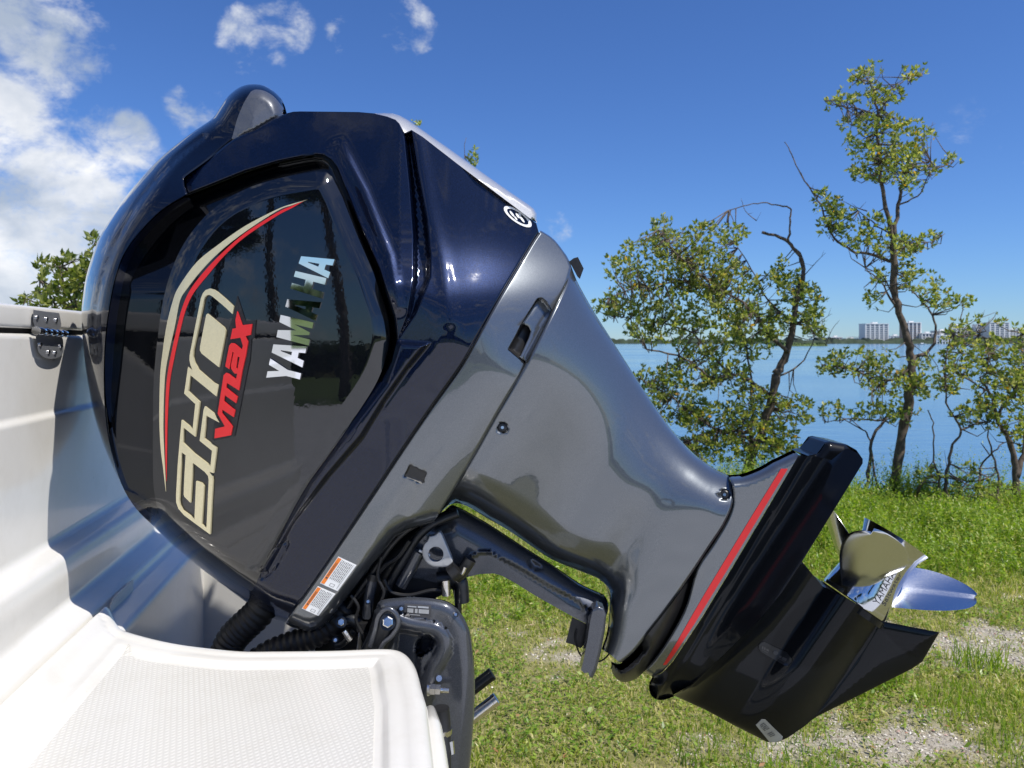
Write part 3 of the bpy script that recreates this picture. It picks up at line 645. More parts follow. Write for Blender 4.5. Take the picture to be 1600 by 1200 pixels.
tree('mangrove_tree', 'low many stemmed mangrove, rightmost on the shore', 7.6,
     [([(1590, 800), (1588, 740), (1578, 690), (1560, 660), (1550, 620), (1530, 590)], .05, .015, 0), ([(1588, 745), (1600, 700), (1612, 640), (1625, 560)], .045, .015, .2), ([(1555, 800), (1560, 750), (1548, 700), (1540, 660)], .02, .008, .1),
      ([(1560, 650), (1590, 600), (1605, 560), (1600, 520)], .02, .006, -.2), ([(1480, 790), (1478, 745), (1488, 700), (1500, 670), (1480, 630), (1478, 560), (1490, 520)], .022, .008, -.1), ([(1500, 672), (1540, 660), (1560, 650)], .014, .008, .1), ([(1470, 770), (1460, 720), (1455, 660), (1450, 640)], .014, .006, .1),
      ([(1540, 610), (1510, 590), (1490, 580)], .016, .006, 0), ([(1535, 600), (1545, 550), (1530, 520)], .014, .005, .1)],
     [(1500, 520, 26, 20), (1495, 560, 30, 24), (1530, 560, 30, 26), (1565, 580, 30, 30), (1545, 620, 34, 24), (1590, 610, 26, 30), (1580, 545, 20, 22), (1605, 560, 20, 30), (1500, 600, 24, 18), (1570, 660, 28, 20), (1600, 680, 16, 30), (1525, 500, 12, 10), (1545, 760, 24, 16), (1450, 745, 22, 16), (1490, 775, 26, 12), (1595, 520, 14, 12), (1560, 500, 10, 9), (1530, 640, 24, 14), (1510, 650, 22, 16), (1480, 590, 18, 20), (1555, 540, 20, 16), (1510, 740, 20, 12), (1600, 600, 20, 26)], .62, .057, 'leaf', 31, G_T,
     [([(1528, 520), (1550, 500), (1556, 490)], .006, .1), ([(1500, 500), (1505, 480), (1500, 470)], .006, .1)])
tree('shrub_tree', 'leafy green bush behind the white hatch, left of the motor', 6.2,
     [([(140, 873), (138, 700), (130, 560), (120, 480)], .05, .02, 0), ([(130, 560), (90, 480), (60, 430)], .02, .006, .1), ([(125, 500), (150, 430), (150, 380)], .02, .006, -.1), ([(120, 500), (100, 440), (95, 410)], .015, .005, .2), ([(130, 540), (70, 500), (40, 465)], .015, .005, -.2)],
     [(150, 372, 6, 6), (110, 415, 30, 18), (75, 412, 18, 10), (60, 425, 14, 8), (130, 440, 36, 24), (95, 460, 40, 18), (45, 465, 18, 8), (150, 410, 26, 26), (160, 470, 40, 40), (85, 490, 40, 24), (110, 520, 60, 30), (200, 440, 40, 50)], .42, .072, 'leaf_dark', 41)
tree('mangrove_tree', 'bare topped tree almost hidden behind the motor, its sprig above the silver trim', 8.8,
     [([(745, 770), (750, 600), (745, 420), (738, 300), (730, 262)], .05, .006, 0), ([(745, 420), (725, 300), (727, 215)], .012, .003, .1), ([(748, 560), (820, 480), (860, 450)], .02, .006, .1)],
     [(744, 240, 6, 12), (738, 252, 9, 10), (800, 480, 40, 30), (740, 400, 40, 50), (690, 460, 50, 50), (650, 190, 3, 3)], .9, .055, 'leaf', 47, G_T)

def fallen(label, Y, runs, seed):
    g = np.random.default_rng(seed); p0 = W(runs[0][0][0][0], runs[0][0][0][1], Y)
    root = thing('fallen_branch', label, 'branch', (p0[0], Y, 0.), 'dead branches along the shore')
    for pts, r in runs:
        c = crv(pts, 5); b = MB(); w = [W(px, py, Y + .15 * math.sin(i)) + g.normal(0, .006, 3) for i, (px, py) in enumerate(c)]; b.tube(w, list(np.linspace(r, r * .3, len(c))), 7)
        for q in w[2::4]:
            d = g.normal(0, 1, 3); d[2] = abs(d[2]) * .8; d /= np.linalg.norm(d); m_ = q + d * g.uniform(.08, .2); b.tube([q, m_, m_ + g.normal(0, .06, 3) + (0, 0, .05)], [r * .4, r * .25, .001], 5)
        b.build('limb', M['bark'], root, True)
fallen('grey dead branch lying at the foot of the tall mangrove', 8.1, [([(1312, 792), (1340, 778), (1362, 770), (1390, 778), (1420, 800)], .022), ([(1330, 800), (1352, 780), (1375, 765)], .014)], 3)
fallen('bare bent twigs standing before the rightmost mangrove', 7.7, [([(1432, 800), (1440, 752), (1475, 744), (1520, 752), (1556, 740)], .018), ([(1540, 806), (1530, 750), (1545, 712), (1575, 690)], .015), ([(1486, 800), (1500, 765), (1530, 742)], .012)], 4)
# ------------------------------------------------------------------ the far shore
def far_shore():
    def band(name, Y, x0, x1, n, h0, h1, mat, label, seed, dep=60):
        g = np.random.default_rng(seed); xs = np.linspace(x0, x1, n); hs = h0 + (h1 - h0) * g.uniform(0, 1, n) ** 1.3
        V = []; Fc = []
        for i, x in enumerate(xs):
            V += [(x, Y, -.4), (x, Y + 2, hs[i] * .8 - .3), (x + g.normal(0, 1.), Y + dep * .4, hs[i] - .3), (x, Y + dep, -.4)]
        for i in range(n - 1):
            for k in range(3): a = i * 4 + k; Fc.append((a, a + 4, a + 5, a + 1))
        o = link(name, V, Fc, mat, None, False); tag(o, label, None, None, 'structure'); return o
    k = 1100 / F
    band('far_shore', 1100, -900, 900, 420, 3., 10.5, M['far_green'], 'low dark tree line along the far shore', 3)
    band('islet', 420, (1215 - 800) / F * 420, (1294 - 800) / F * 420, 60, .8, 2.2, M['islet_green'], 'low green mangrove islet at the left of the far shore', 5, 12)
    specs = [(1353, 1388, 505, 1130, 'tower_white', 5, 'wide pale apartment tower, leftmost on the far shore'), (1414, 1439, 503, 1130, 'tower_brown', 4, 'dark apartment tower with a white cornice, beside the tall tree trunk'),
             (1441, 1462, 520, 1120, 'tower_white', 4, 'low white block right of the dark far tower'), (1463, 1487, 516, 1160, 'tower_cream', 4, 'low cream block behind the thin branches'), (1488, 1501, 508, 1150, 'tower_white', 2, 'narrow white tower among the far row'),
             (1502, 1526, 512, 1170, 'tower_cream', 5, 'broad cream tower with narrow dark bays'), (1527, 1548, 506, 1160, 'tower_white', 3, 'white slab tower left of the tallest far block'), (1547.5, 1577, 503, 1140, 'tower_white', 4, 'tallest white apartment block of the far row'),
             (1578, 1592, 514, 1150, 'tower_white', 3, 'low white block right of the tallest far block'), (1592.5, 1612, 513, 1170, 'tower_brown', 3, 'brown block at the right end of the far row'),
             (1298, 1316, 526, 1180, 'tower_cream', 4, 'low cream house row left of the leftmost far tower'), (1322, 1344, 528, 1160, 'tower_white', 5, 'long low white building beside the leftmost far tower'), (1391, 1411, 524, 1190, 'tower_white', 4, 'low white block between the two tallest left towers'), (1464, 1486, 523, 1100, 'tower_white', 5, 'low white front block before the cream block'), (1270, 1290, 528, 1200, 'tower_white', 4, 'low pale roofs behind the green islet')]
    for x0, x1, top, Y, m, nb, lab in specs:
        a = W(x0, top, Y); b = W(x1, top, Y); z1 = a[2]; dep = (b[0] - a[0]) * .7
        t = thing('apartment_tower', lab, 'building', ((a[0] + b[0]) / 2, Y, 0), 'towers on the far shore')
        core = MB(); core.box((a[0], Y + 1.2, -.2), (b[0], Y + dep, z1 - 1.5)); core.build('wall', M[m], t)
        w = (b[0] - a[0]) / nb
        for i in range(nb):
            gb = MB(); gb.box((a[0] + w * (i + .24), Y + .7, 2.), (a[0] + w * (i + .80), Y + 1.2 - .02, z1 - 2.2)); gb.build('window_bay', M['tower_glass'], t)
        for i in range(nb + 1):
            p = MB(); xx = a[0] + w * i; p.box((xx - w * .14, Y, -.2), (xx + w * .14, Y + 1.18, z1 - 1.6)); p.build('pier', M['tower_white' if m != 'tower_cream' else m], t)
        nf = max(3, int((z1 - 4) / 3.1))
        sl = MB()
        for j in range(nf): sl.box((a[0] + w * .16, Y + .25, 3 + j * 3.1), (b[0] - w * .16, Y + .69, 3.9 + j * 3.1))
        o = sl.build('balcony_slabs', M[m], t); o['kind'] = 'stuff'
        rf = MB(); rf.box((a[0] - .4, Y - .3, z1 - 1.5), (b[0] + .4, Y + dep + .4, z1 - .4)); cx = (a[0] + b[0]) / 2; rf.box((cx - w * .5, Y + dep * .3, z1 - .4), (cx + w * .6, Y + dep * .6, z1 + 1.6)); rf.build('roof', M['tower_white'], t)
    for px, py, L, lab in [(1555, 541, 5.0, 'small white motorboat on the bay below the tallest far block'), (1441, 535, 7, 'white domed boat canopy by the far waterline near the tall trunk')]:
        Y = 2.0 / ((py - HZ) / F) if py > HZ + 2 else 700; p = W(px, py, Y); z = -.32
        t = thing('motorboat', lab, 'boat', (p[0], Y, z))
        h = MB(); xs = np.linspace(-L / 2, L / 2, 9)
        v = []
        for x in xs:
            u = (x + L / 2) / L; bw = L * .16 * (1 - max(0, (u - .6) / .4) ** 2); v += [(p[0] + x, Y - bw, z + .7 + .2 * u), (p[0] + x, Y, z), (p[0] + x, Y + bw, z + .7 + .2 * u)]
        f = []
        for i in range(8): f += [(3 * i, 3 * i + 3, 3 * i + 4, 3 * i + 1), (3 * i + 1, 3 * i + 4, 3 * i + 5, 3 * i + 2), (3 * i + 2, 3 * i + 5, 3 * i + 3, 3 * i)]
        h.add(v, f); h.build('hull', M['boat_white'], t)
        c = MB(); c.box((p[0] - L * .15, Y - L * .1, z + .8), (p[0] + L * .12, Y + L * .1, z + 1.6)); c.build('cabin', M['boat_white'], t)
far_shore()

# ------------------------------------------------------------------ what stands behind the viewer and shows in the gloss: palms, a hedge
def palm(x, y, h, seed, lab):
    g = np.random.default_rng(seed); t = thing('palm_tree', lab, 'palm tree', (x, y, 0), 'palms mirrored in the cowling')
    b = MB(); pts = [(x + .3 * math.sin(i * .5 + seed), y, h * i / 8) for i in range(9)]; b.tube(pts, [.22 - .08 * i / 8 for i in range(9)], 10); b.build('trunk', M['bark'], t, True)
    c = A(pts[-1]); V = []; T = []
    for k in range(46):
        a = g.uniform(0, 6.28); el = g.uniform(-.7, 1.3); d = A((math.cos(a) * math.cos(el), math.sin(a) * math.cos(el), math.sin(el))); L = g.uniform(1.3, 1.9); e = np.cross(d, (0, 0, 1)); e /= np.linalg.norm(e)
        for j in range(11):
            f = (j - 5) / 5; dd = d * math.cos(f * 1.2) + e * math.sin(f * 1.2); s = c + d * L * .45; n = np.cross(dd, (0, 0, 1)); n /= max(.05, np.linalg.norm(n)); tip = s + dd * L * .62 - A((0, 0, .25)); q = len(V)
            V += [c + d * .1, s + n * .07 + dd * .2, tip, s - n * .07 + dd * .2]; T += [(q, q + 1, q + 2), (q, q + 2, q + 3)]
    fast_mesh('crown', V, T, M['palm_leaf'], t)
for i, (x, y, h, lab) in enumerate([(-4.5, -19, 7.2, 'nearest cabbage palm across the pavement, mirrored large in the cowling'), (-8.2, -24, 8.5, 'tall palm just beyond the nearest one across the pavement'), (-10.8, -24.5, 6.4, 'short palm beside the tall palm across the pavement'), (-14.5, -30, 9, 'tallest palm, far across the pavement by the hedge'),
        (4.5, -26, 7.6, 'lone palm standing behind the viewer across the pavement')]): palm(x, y, h, i + 1, lab)
def hedge():
    g = np.random.default_rng(5); n = 9000; x = g.uniform(-45, 40, n); y = g.uniform(-37, -34, n); hh = 1.0 + 1.3 * vnoise(x, y * 0, .25, 4); z = g.uniform(0, 1, n) ** .7 * hh
    d = g.normal(0, 1, (n, 3)); d /= np.linalg.norm(d, axis=1)[:, None]; e = np.cross(d, g.normal(0, 1, (n, 3))); e /= np.linalg.norm(e, axis=1)[:, None]; c = np.stack([x, y, z], 1)
    V = np.stack([c - d * .45, c + e * .3, c + d * .45, c - e * .3], 1).reshape(-1, 3); q = np.arange(n)[:, None] * 4
    o = fast_mesh('hedge', V, np.concatenate([q + [0, 1, 2], q + [0, 2, 3]], 0), M['palm_leaf']); tag(o, 'dark hedgerow across the pavement, mirrored low in the gloss', None, None, 'stuff')
hedge()

# ================================================================== THE BOAT
SL = -.166; BX = -.63; DZ = 1.19
boat = thing('boat', 'white fibreglass boat stern with a textured deck and hinged hatch', 'boat', (-1.5, 1.4, 0))
def B(a, Y, z): return (BX + a + SL * Y, Y, z)
def BH(px, py, off=0):
    Y = (BX + off) / ((px - 800) / F - SL); return np.array(((px - 800) / F * Y, Y, EYE + (HZ - py) / F * Y))
def deckpt(px, py): Y = (EYE - DZ) * F / (py - HZ); return ((px - 800) / F * Y, Y)
def build_boat():
    Y0, Y1 = .25, 2.62
    def sweep(name, prof_, mat, parent=boat, y0=Y0, y1=Y1, sub=3, closed=False):
        pr = A(prof_); ys = np.linspace(y0, y1, 12); n = len(pr); V = []; Fc = []
        for y in ys: V += [B(a, y, z) for a, z in pr]
        for i in range(len(ys) - 1):
            for k in range(n - 1 if not closed else n):
                k2 = (k + 1) % n; Fc.append((i * n + k, (i + 1) * n + k, (i + 1) * n + k2, i * n + k2))
        return link(name, V, Fc, mat, parent, True, sharp=50)
    def rnd(pts, r, n=5):
        out = [tuple(pts[0])]
        for i in range(1, len(pts) - 1):
            p0, p1, p2 = A(pts[i - 1]), A(pts[i]), A(pts[i + 1]); d0 = p0 - p1; d2 = p2 - p1; l0, l2 = np.linalg.norm(d0), np.linalg.norm(d2)
            rr = min(r, l0 * .45, l2 * .45); s = p1 + d0 / l0 * rr; e = p1 + d2 / l2 * rr
            for t in np.linspace(0, 1, n): out.append(tuple((1 - t) ** 2 * s + 2 * t * (1 - t) * p1 + t * t * e))
        out.append(tuple(pts[-1])); return out
    sweep('hatch_lid', rnd([(-.5, 1.755), (-.05, 1.768), (.0, 1.765), (.002, 1.7245), (-.03, 1.7245)], .008), M['gel'])
    sweep('hatch_seam_strip', [(-.012, 1.726), (-.012, 1.7145)], M['seam_dark'])  # dark strip set in the seam gap below the lid
    sweep('bulkhead', rnd([(-.03, 1.716), (.003, 1.716), (.003, 1.57), (.012, 1.562), (.012, 1.335), (.018, 1.325), (.055, 1.315), (.062, 1.285), (.062, 1.232), (.105, 1.217), (.112, 1.197), (.160, 1.188), (.166, 1.178), (.170, .80)], .012), M['gel'])
    # deck: outline along the splashwell, in plan
    well = [deckpt(*p) for p in [(161, 927), (163, 936), (165, 946), (167, 956), (174, 967), (196, 979), (245, 993), (290, 1002), (338, 1008), (385, 1012), (430, 1012), (520, 1011), (590, 1008.5), (622, 1010), (640, 1018), (652, 1036), (659, 1062)]]
    yb = well[-1][1]; tr = [(.062 + SL * y, y) for y in (yb - .06, .8, .5, .25)]
    inn = [(BX + .12 + SL * y, y) for y in (.25, .7, 1.1, 1.4, well[0][1])]
    loop = crv(well, 4) + tr + inn
    lp = [(x * 1000, y * 1000) for x, y in loop]
    well_e = [(x * 1000, y * 1000) for x, y in crv(well, 4) + tr]
    def zdeck(P):
        d = seg_dist(P, well_e); d2 = seg_dist(P, [(x * 1000, y * 1000) for x, y in inn])
        z = np.full(len(P), DZ) - .018 * (1 - prof(d / 20)) + .006 * ss(d, 2, 20) * 0
        z -= .008 * ss(np.minimum(d, d2 * .9), 52, 68)
        z += .028 * (1 - ss(d2, 0, 55)) ** 2
        g = np.abs(d - 33); z -= .0015 * np.exp(-(g / 5) ** 2)
        return z
    v, f, be = triangulate([lp], 16, (2, 5, 9, 14, 20, 30, 42, 52, 57, 62, 68))
    z = zdeck(v); n = len(v); V = np.stack([v[:, 0] / 1000, v[:, 1] / 1000, z], 1); W2 = V.copy(); W2[:, 2] = .86
    e = 1.5; nx = (zdeck(v + (e, 0)) - zdeck(v - (e, 0))) / (2 * e / 1000); ny = (zdeck(v + (0, e)) - zdeck(v - (0, e))) / (2 * e / 1000)
    NN = np.stack([-nx, -ny, np.ones(n)], 1); NN /= np.linalg.norm(NN, axis=1)[:, None]
    faces = [tuple(t[::-1]) for t in f]; wv = []; wn = []
    for a, b in be:
        k = n + len(wv); q = [V[a], V[b], W2[b], W2[a]]; nn = np.cross(q[1] - q[0], q[3] - q[0]); nn /= max(1e-12, np.linalg.norm(nn)); wv += q; wn += [nn] * 4; faces.append((k, k + 1, k + 2, k + 3))
    wn = A(wn); mid = A([-.4, .9, 0]); c = A(wv)[:, :2] - mid[:2]; sg = np.sign((wn[:, :2] * c).sum(1)); 
    link('deck', np.vstack([V, A(wv)]), faces, M['gel'], boat, True, np.vstack([NN, wn]))
    # nonskid pad inside the rim
    din = sd(v, lp)
    pad_in = [(x, y) for x, y in zip(v[:, 0], v[:, 1])]
    P0 = A([(x * 1000, y * 1000) for x, y in crv(well, 4) + tr]); t = np.roll(P0, -1, 0) - np.roll(P0, 1, 0); t[0] = P0[1] - P0[0]; t[-1] = P0[-1] - P0[-2]; t /= np.linalg.norm(t, axis=1)[:, None]
    nrm = np.stack([t[:, 1], -t[:, 0]], 1); q = P0 + nrm * 75; 
    if not inside(q[len(q) // 2][None], lp)[0]: q = P0 - nrm * 75
    ok = inside(q, lp) & (seg_dist(q, well_e) > 71) & (seg_dist(q, [(x * 1000, y * 1000) for x, y in inn]) > 50); q = q[ok]
    q = q[q[:, 0] > (BX + .12 + SL * q[:, 1] / 1000) * 1000 + 92]
    pad = [tuple(p) for p in q] + [((BX + .12 + SL * y) * 1000 + 78, y * 1000) for y in (.25, .6, 1.0, 1.30)]
    pv, pf, pb = triangulate([pad], 30); pz = zdeck(pv) + .0022; pn = len(pv)
    top = np.stack([pv[:, 0] / 1000, pv[:, 1] / 1000, pz], 1); bot = top - (0, 0, .004)
    link('nonskid_pad', np.vstack([top, bot]), [tuple(x[::-1]) for x in pf] + [(a, b, b + pn, a + pn) for a, b in pb], M['nonskid'], boat)
    # splashwell floor and far deck, transom, hull
    m = MB(); q = [(.0 + SL * 1.2, 1.2), (.0 + SL * 1.97, 1.97), (BX + .16 + SL * 1.97, 1.97), (BX + .16 + SL * 1.2, 1.2)]; m.add([(x, y, z) for z in (.78, .82) for x, y in q], [(3, 2, 1, 0), (4, 5, 6, 7), (0, 1, 5, 4), (1, 2, 6, 5), (2, 3, 7, 6), (3, 0, 4, 7)]); m.build('splashwell_floor', M['gel'], boat)
    m = MB(); xs = lambda y: .03 + SL * y
    m.add([(xs(1.97), 1.97, DZ), (xs(2.62), 2.62, DZ), (BX + .16 + SL * 2.62, 2.62, DZ), (BX + .16 + SL * 1.97, 1.97, DZ), (xs(1.97), 1.97, .8), (BX + .16 + SL * 1.97, 1.97, .8)], [(0, 1, 2, 3), (0, 3, 5, 4)]); m.build('far_deck', M['gel'], boat)
    m = MB(); m.add([(xs(.25), .25, .22), (xs(2.62), 2.62, .22), (xs(2.62), 2.62, 1.02), (xs(.25), .25, 1.02), (xs(.25) - .05, .25, .22), (xs(2.62) - .05, 2.62, .22), (xs(2.62) - .05, 2.62, 1.02), (xs(.25) - .05, .25, 1.02)],
               [(0, 1, 2, 3), (7, 6, 5, 4), (3, 2, 6, 7), (0, 3, 7, 4), (1, 5, 6, 2)]); m.build('transom', M['gel'], boat)
    hv = []; 
    for x in (-.02, -1.5, -3., -4.5, -5.6):
        s = 1 if x > -4 else (.75 if x > -5 else .1); c = 1.4
        for yy, zz in ((-1.15, 1.02), (-1.08, .45), (0, .0), (1.15, .45), (1.2, 1.02)): hv.append((x + SL * (c + yy * s) * (1 if x > -.1 else 0), c + yy * s, zz if zz > .2 else .0))
    hf = []
    for i in range(4):
        for k in range(4): a = i * 5 + k; hf.append((a, a + 1, a + 6, a + 5))
    hf.append((0, 1, 2, 3, 4)); link('hull', hv, hf, M['gel'], boat)
    # rub rail and drain hose at the transom edge
    m = MB(); pts = [(.070 + SL * y, y, 1.138) for y in np.linspace(1.175, .3, 16)]
    m.tube(pts, [.008, .014] + [.015] * 14, 10); m.build('rub_rail', M['gel'], boat, True)
    m = MB(); m.tube([W(689, 1106, 1.22), W(690, 1130, 1.22), W(690, 1180, 1.20), W(692, 1260, 1.16)], [.013, .0145, .0145, .0145], 12); h = m.build('drain_hose', M['rubber'], boat, True, 40)
    m = MB(); c = W(690, 1142, 1.215); m.tube([c + (0, 0, .004), c - (0, 0, .004)], [.0165, .0165], 14); m.tube([c + (.014, -.008, -.012), c + (.017, -.012, -.03)], [.006, .005], 8); m.build('hose_clamp', M['steel'], h, True, 40)
    # hinge
    def plate(name, poly, off, th, mat, parent):
        v, f, be = triangulate([cclosed(poly, 3) if len(poly) > 6 else poly], 4); n = len(v)
        t = A([BH(p[0], p[1], off + th) for p in v]); b = A([BH(p[0], p[1], off) for p in v])
        return link(name, np.vstack([t, b]), [tuple(x) for x in f] + [(a, a + n, b_ + n, b_) for a, b_ in be], mat, parent)
    hg = plate('hinge', [(52, 486), (55, 484.5), (72, 487), (90, 489), (93, 492), (94.5, 513), (74, 511.5), (54, 510)], .004, .004, M['hinge'], boat); hg['label'] = 'chrome strap hinge across the hatch seam'
    plate('hinge_leaf', [(57, 522), (77, 524.5), (96, 526), (99, 540), (99, 550), (94, 557), (84, 560.5), (74, 560), (64, 555), (59, 546), (57.5, 534)], .007, .005, M['hinge'], hg)
    p0 = BH(58, 517, .016); p1 = BH(103.5, 522, .016); d = p1 - p0
    for i in range(5):
        m = MB(); a = p0 + d * (i * .19 + .03); b = p0 + d * (i * .19 + .205); m.tube([a, a + d * .008, b - d * .008, b], [.0062, .0070, .0070, .0062], 14); m.build('knuckle', M['chrome'], hg, True, 40)
    m = MB(); m.tube([p0 - d * .03, p0 + d * .02], [.008, .008], 14); m.build('pin_head', M['steel'], hg, True, 40)
    for px, py, o in [(58, 496, .0085), (73, 498.5, .0085), (88, 500, .0085), (63, 538, .0125), (76, 550, .0125), (86, 551, .0125), (95, 541, .0125)]:
        c = BH(px, py, o); ax = A((1, -SL * -1, 0)) ; ax = A((1, .166, 0)); ax /= np.linalg.norm(ax); m = MB(); m.tube([c - ax * .001, c + ax * .0016, c + ax * .0024], [.0042, .0042, .0024], 12); m.build('screw', M['steel'], hg, True, 40)
build_boat()

# ================================================================== THE OUTBOARD MOTOR
motor = thing('outboard_motor', 'large dark blue and silver outboard motor tilted up on the boat stern', 'outboard motor', tuple(W(690, 960, YC)))

SIL = [(446, 973), (442, 971), (412, 960), (375, 934), (340, 908), (300, 877), (268, 850), (240, 822), (212, 790), (190, 757), (172, 720), (158, 685), (145, 640), (136, 590), (130, 540), (127, 492), (130, 460), (135, 430), (147, 392), (160, 362), (180, 331),
       (197, 307), (213, 287), (236, 261), (260, 238), (280, 222), (300, 207), (318, 195), (333, 184), (345, 166), (353, 154), (364, 143), (377, 135), (393, 131.5), (413, 134), (433, 147), (443, 161), (448, 177)]
SIL = crv(SIL, 3); i822 = min(range(len(SIL)), key=lambda i: abs(SIL[i][0] - 240) + abs(SIL[i][1] - 822))
SIL_BOT = SIL[:i822 + 1]; SIL_FR = SIL[i822:]
GLEFT = crv([(292, 303), (253, 327), (217, 363), (193, 397), (180, 433), (172, 470), (165, 520), (162, 580), (164, 645), (173, 703), (190, 757), (212, 794), (240, 822)], 4)
SEAM_C = crv([(448, 177), (425, 187), (400, 201), (380, 210), (363, 219), (345, 233), (325, 250), (300, 268), (289, 276)], 3) + [(287, 279), (288, 290), (292, 303)]
TOP = [(448, 177), (458, 174.5), (470, 174), (520, 174.5), (560, 175), (583, 177)]
STRIP_L = [(583, 177), (605, 182), (618, 187), (624, 193), (632, 208), (643, 203), (660, 213.5), (720, 260), (800, 320), (838, 349)]
SEAM_L = crv([(842, 364), (835, 374), (827, 387), (808, 419), (783, 461), (750, 520), (720, 573), (675, 636), (630, 702), (580, 778), (533, 848), (488, 914), (446, 973)], 3)
GROUT = [(292, 303), (333, 287), (383, 267), (433, 252), (475, 243.5), (492, 241), (506, 242.5), (518, 250), (527, 262), (560, 347), (593, 420), (617, 495), (621, 528)]
RIGHT_IN = crv([(621, 528), (612, 565), (596, 596), (557, 650), (520, 702), (483, 750), (455, 800), (427, 850), (405, 885)], 3)
RECESS = GROUT[::1] + RIGHT_IN[1:] + [(375, 898), (330, 868), (290, 838), (250, 805), (222, 780)] + [p for p in GLEFT[::-1] if p[1] < 770]
PANEL = crv([(494, 268), (430, 280), (380, 297), (335, 325), (300, 362), (275, 405), (257, 460), (246, 530), (240, 600), (239, 670), (239, 720), (241, 768), (253, 812), (286, 847), (330, 882), (370, 911), (394, 924)], 12)[:-1] + \
        crv([(394, 924), (408, 895), (430, 855), (455, 802), (483, 754), (520, 704), (553, 654), (586, 602), (602, 562), (609, 525), (605, 490)], 10)[:-1] + [(605, 490), (583, 425), (560, 372), (534, 306), (520, 278), (510, 269)]
SURROUND = GROUT + [(612, 565), (596, 596), (560, 610), (400, 640), (262, 690), (256, 760), (258, 812), (244, 808), (214, 787)] + [p for p in GLEFT[::-1] if p[1] < 782]
VGROOVE = [(632, 210), (643, 205), (653, 267), (667, 340), (673, 400), (672, 433), (662, 460), (650, 490), (622, 531), (637, 490), (646, 433), (646, 367), (640, 287)]
RIDGE = [(622, 532), (672, 536), (640, 575), (600, 632), (567, 685), (515, 745), (460, 817), (418, 893), (402, 893), (427, 852), (483, 752), (557, 652), (600, 596)]
L2 = [(680, 530), (640, 577), (567, 687), (460, 819), (415, 897)]

def h_front(P):
    d = np.where(inside(P, SIL_FR), 1, -1) * seg_dist(P, SIL_FR); d = np.maximum(d, 0)
    k = ss(P[:, 1], 205, 330); H = .085 + .085 * k; r = 24 + 22 * k
    lo = ss(P[:, 1], 640, 800); r = r - 12 * lo
    h = .003 + H * prof(d / r) + .00035 * np.clip(d - r, 0, 60)
    # the shallow trough that runs down the front of the cover
    tr = seg_dist(P, crv([(318, 214), (280, 243), (240, 284), (210, 326), (185, 372), (165, 420), (152, 470), (145, 520)], 3)); h -= .006 * np.exp(-(tr / 5.) ** 2) * ss(d, 4, 14)
    dg = seg_dist(P, SEAM_C); h -= .004 * np.exp(-(dg / 1.8) ** 2)
    return h
def h2tail(P):
    a = P[:, 0] - 665; b = 430 - P[:, 1]
    h = .176 - .00024 * np.maximum(a, -40) - .0000012 * np.maximum(a, 0) ** 2
    return h - (.00012 * b + .0244 * np.tanh(1.2 * b / 55) + .00016 * 14 * np.log1p(np.exp(np.clip((b - 30) / 14, -30, 30))))
def h_shell(P):
    dE = seg_dist(P, SEAM_C[:1] + TOP + STRIP_L[1:5]) ; dS = seg_dist(P, SEAM_C)
    up = .100 + .100 * prof(dE / 82)
    top = .10 + .10 * prof(np.minimum(dE, dS + 40) / 82)
    h = np.minimum(up, top)
    h = smin(h, h2tail(P), .008)
    db = seg_dist(P, SIL_BOT); h = smin(h, .004 + .196 * prof(db / 46), .01)
    # band below the ridge leans under
    v = (P - A((567, 687))) @ A((.79, .61)); h -= .00022 * np.clip(v, 0, 80) * ss(P[:, 1], 480, 620)
    h -= .034 * ss(sd(P, RECESS), -1, 9) * (1 - .95 * ss(P[:, 1], 520, 800))
    h -= .030 * ss(sd(P, VGROOVE), -1, 5)
    h += .015 * ss(sd(P, RIDGE), -2, 9)
    dr = seg_dist(P, [(470, 228), (530, 226), (568, 300), (607, 400), (622, 480)]); h += .0055 * np.exp(-(dr / 8.5) ** 2) * ss(P[:, 0] + P[:, 1] * .6, 640, 700)
    dt = seg_dist(P, [(653, 220), (672, 330), (690, 400), (705, 500)]); h += .0022 * np.exp(-(dt / 12) ** 2)
    # drain scoop, a long oval low on the band
    u = (P - A((429, 874))); ax = A((.56, -.83)); p1 = u @ ax; p2 = u @ A((.83, .56)); e = np.sqrt((p1 / 33) ** 2 + (p2 / 8.5) ** 2)
    h -= .0045 * np.exp(-((e - 1) / .16) ** 2); h -= .002 * ss(-e, -1, -.6)
    dn = seg_dist(P, [(400, 905), (440, 890)]); 
    h -= .004 * np.exp(-(seg_dist(P, SEAM_L) / 1.6) ** 2) + .004 * np.exp(-(dS / 1.6) ** 2)
    return h
def h_panel(P):
    x = P[:, 0] - 430; y = P[:, 1] - 575
    h = .2075 - 1.6e-7 * x * x - 7.0e-8 * y * y
    s = sd(P, PANEL)
    ur = ss(P[:, 0] * .55 - P[:, 1] * .25, 165, 240)
    h -= (.0005 + .0003 * ur) * np.maximum(0, smin(27 - s, 27. + 0 * s, .1)) * (1 - .9 * ss(P[:, 1], 540, 700))
    h = smin(h, .0055 + .196 * prof(seg_dist(P, SIL_BOT) / 46), .012)
    return smax(h, h_shell(P) + .0014, .0015)
shell_loop = SIL_BOT[:-1] + GLEFT[::-1][:-1] + SEAM_C[::-1][1:-1] + TOP + STRIP_L[1:] + SEAM_L[:-1]
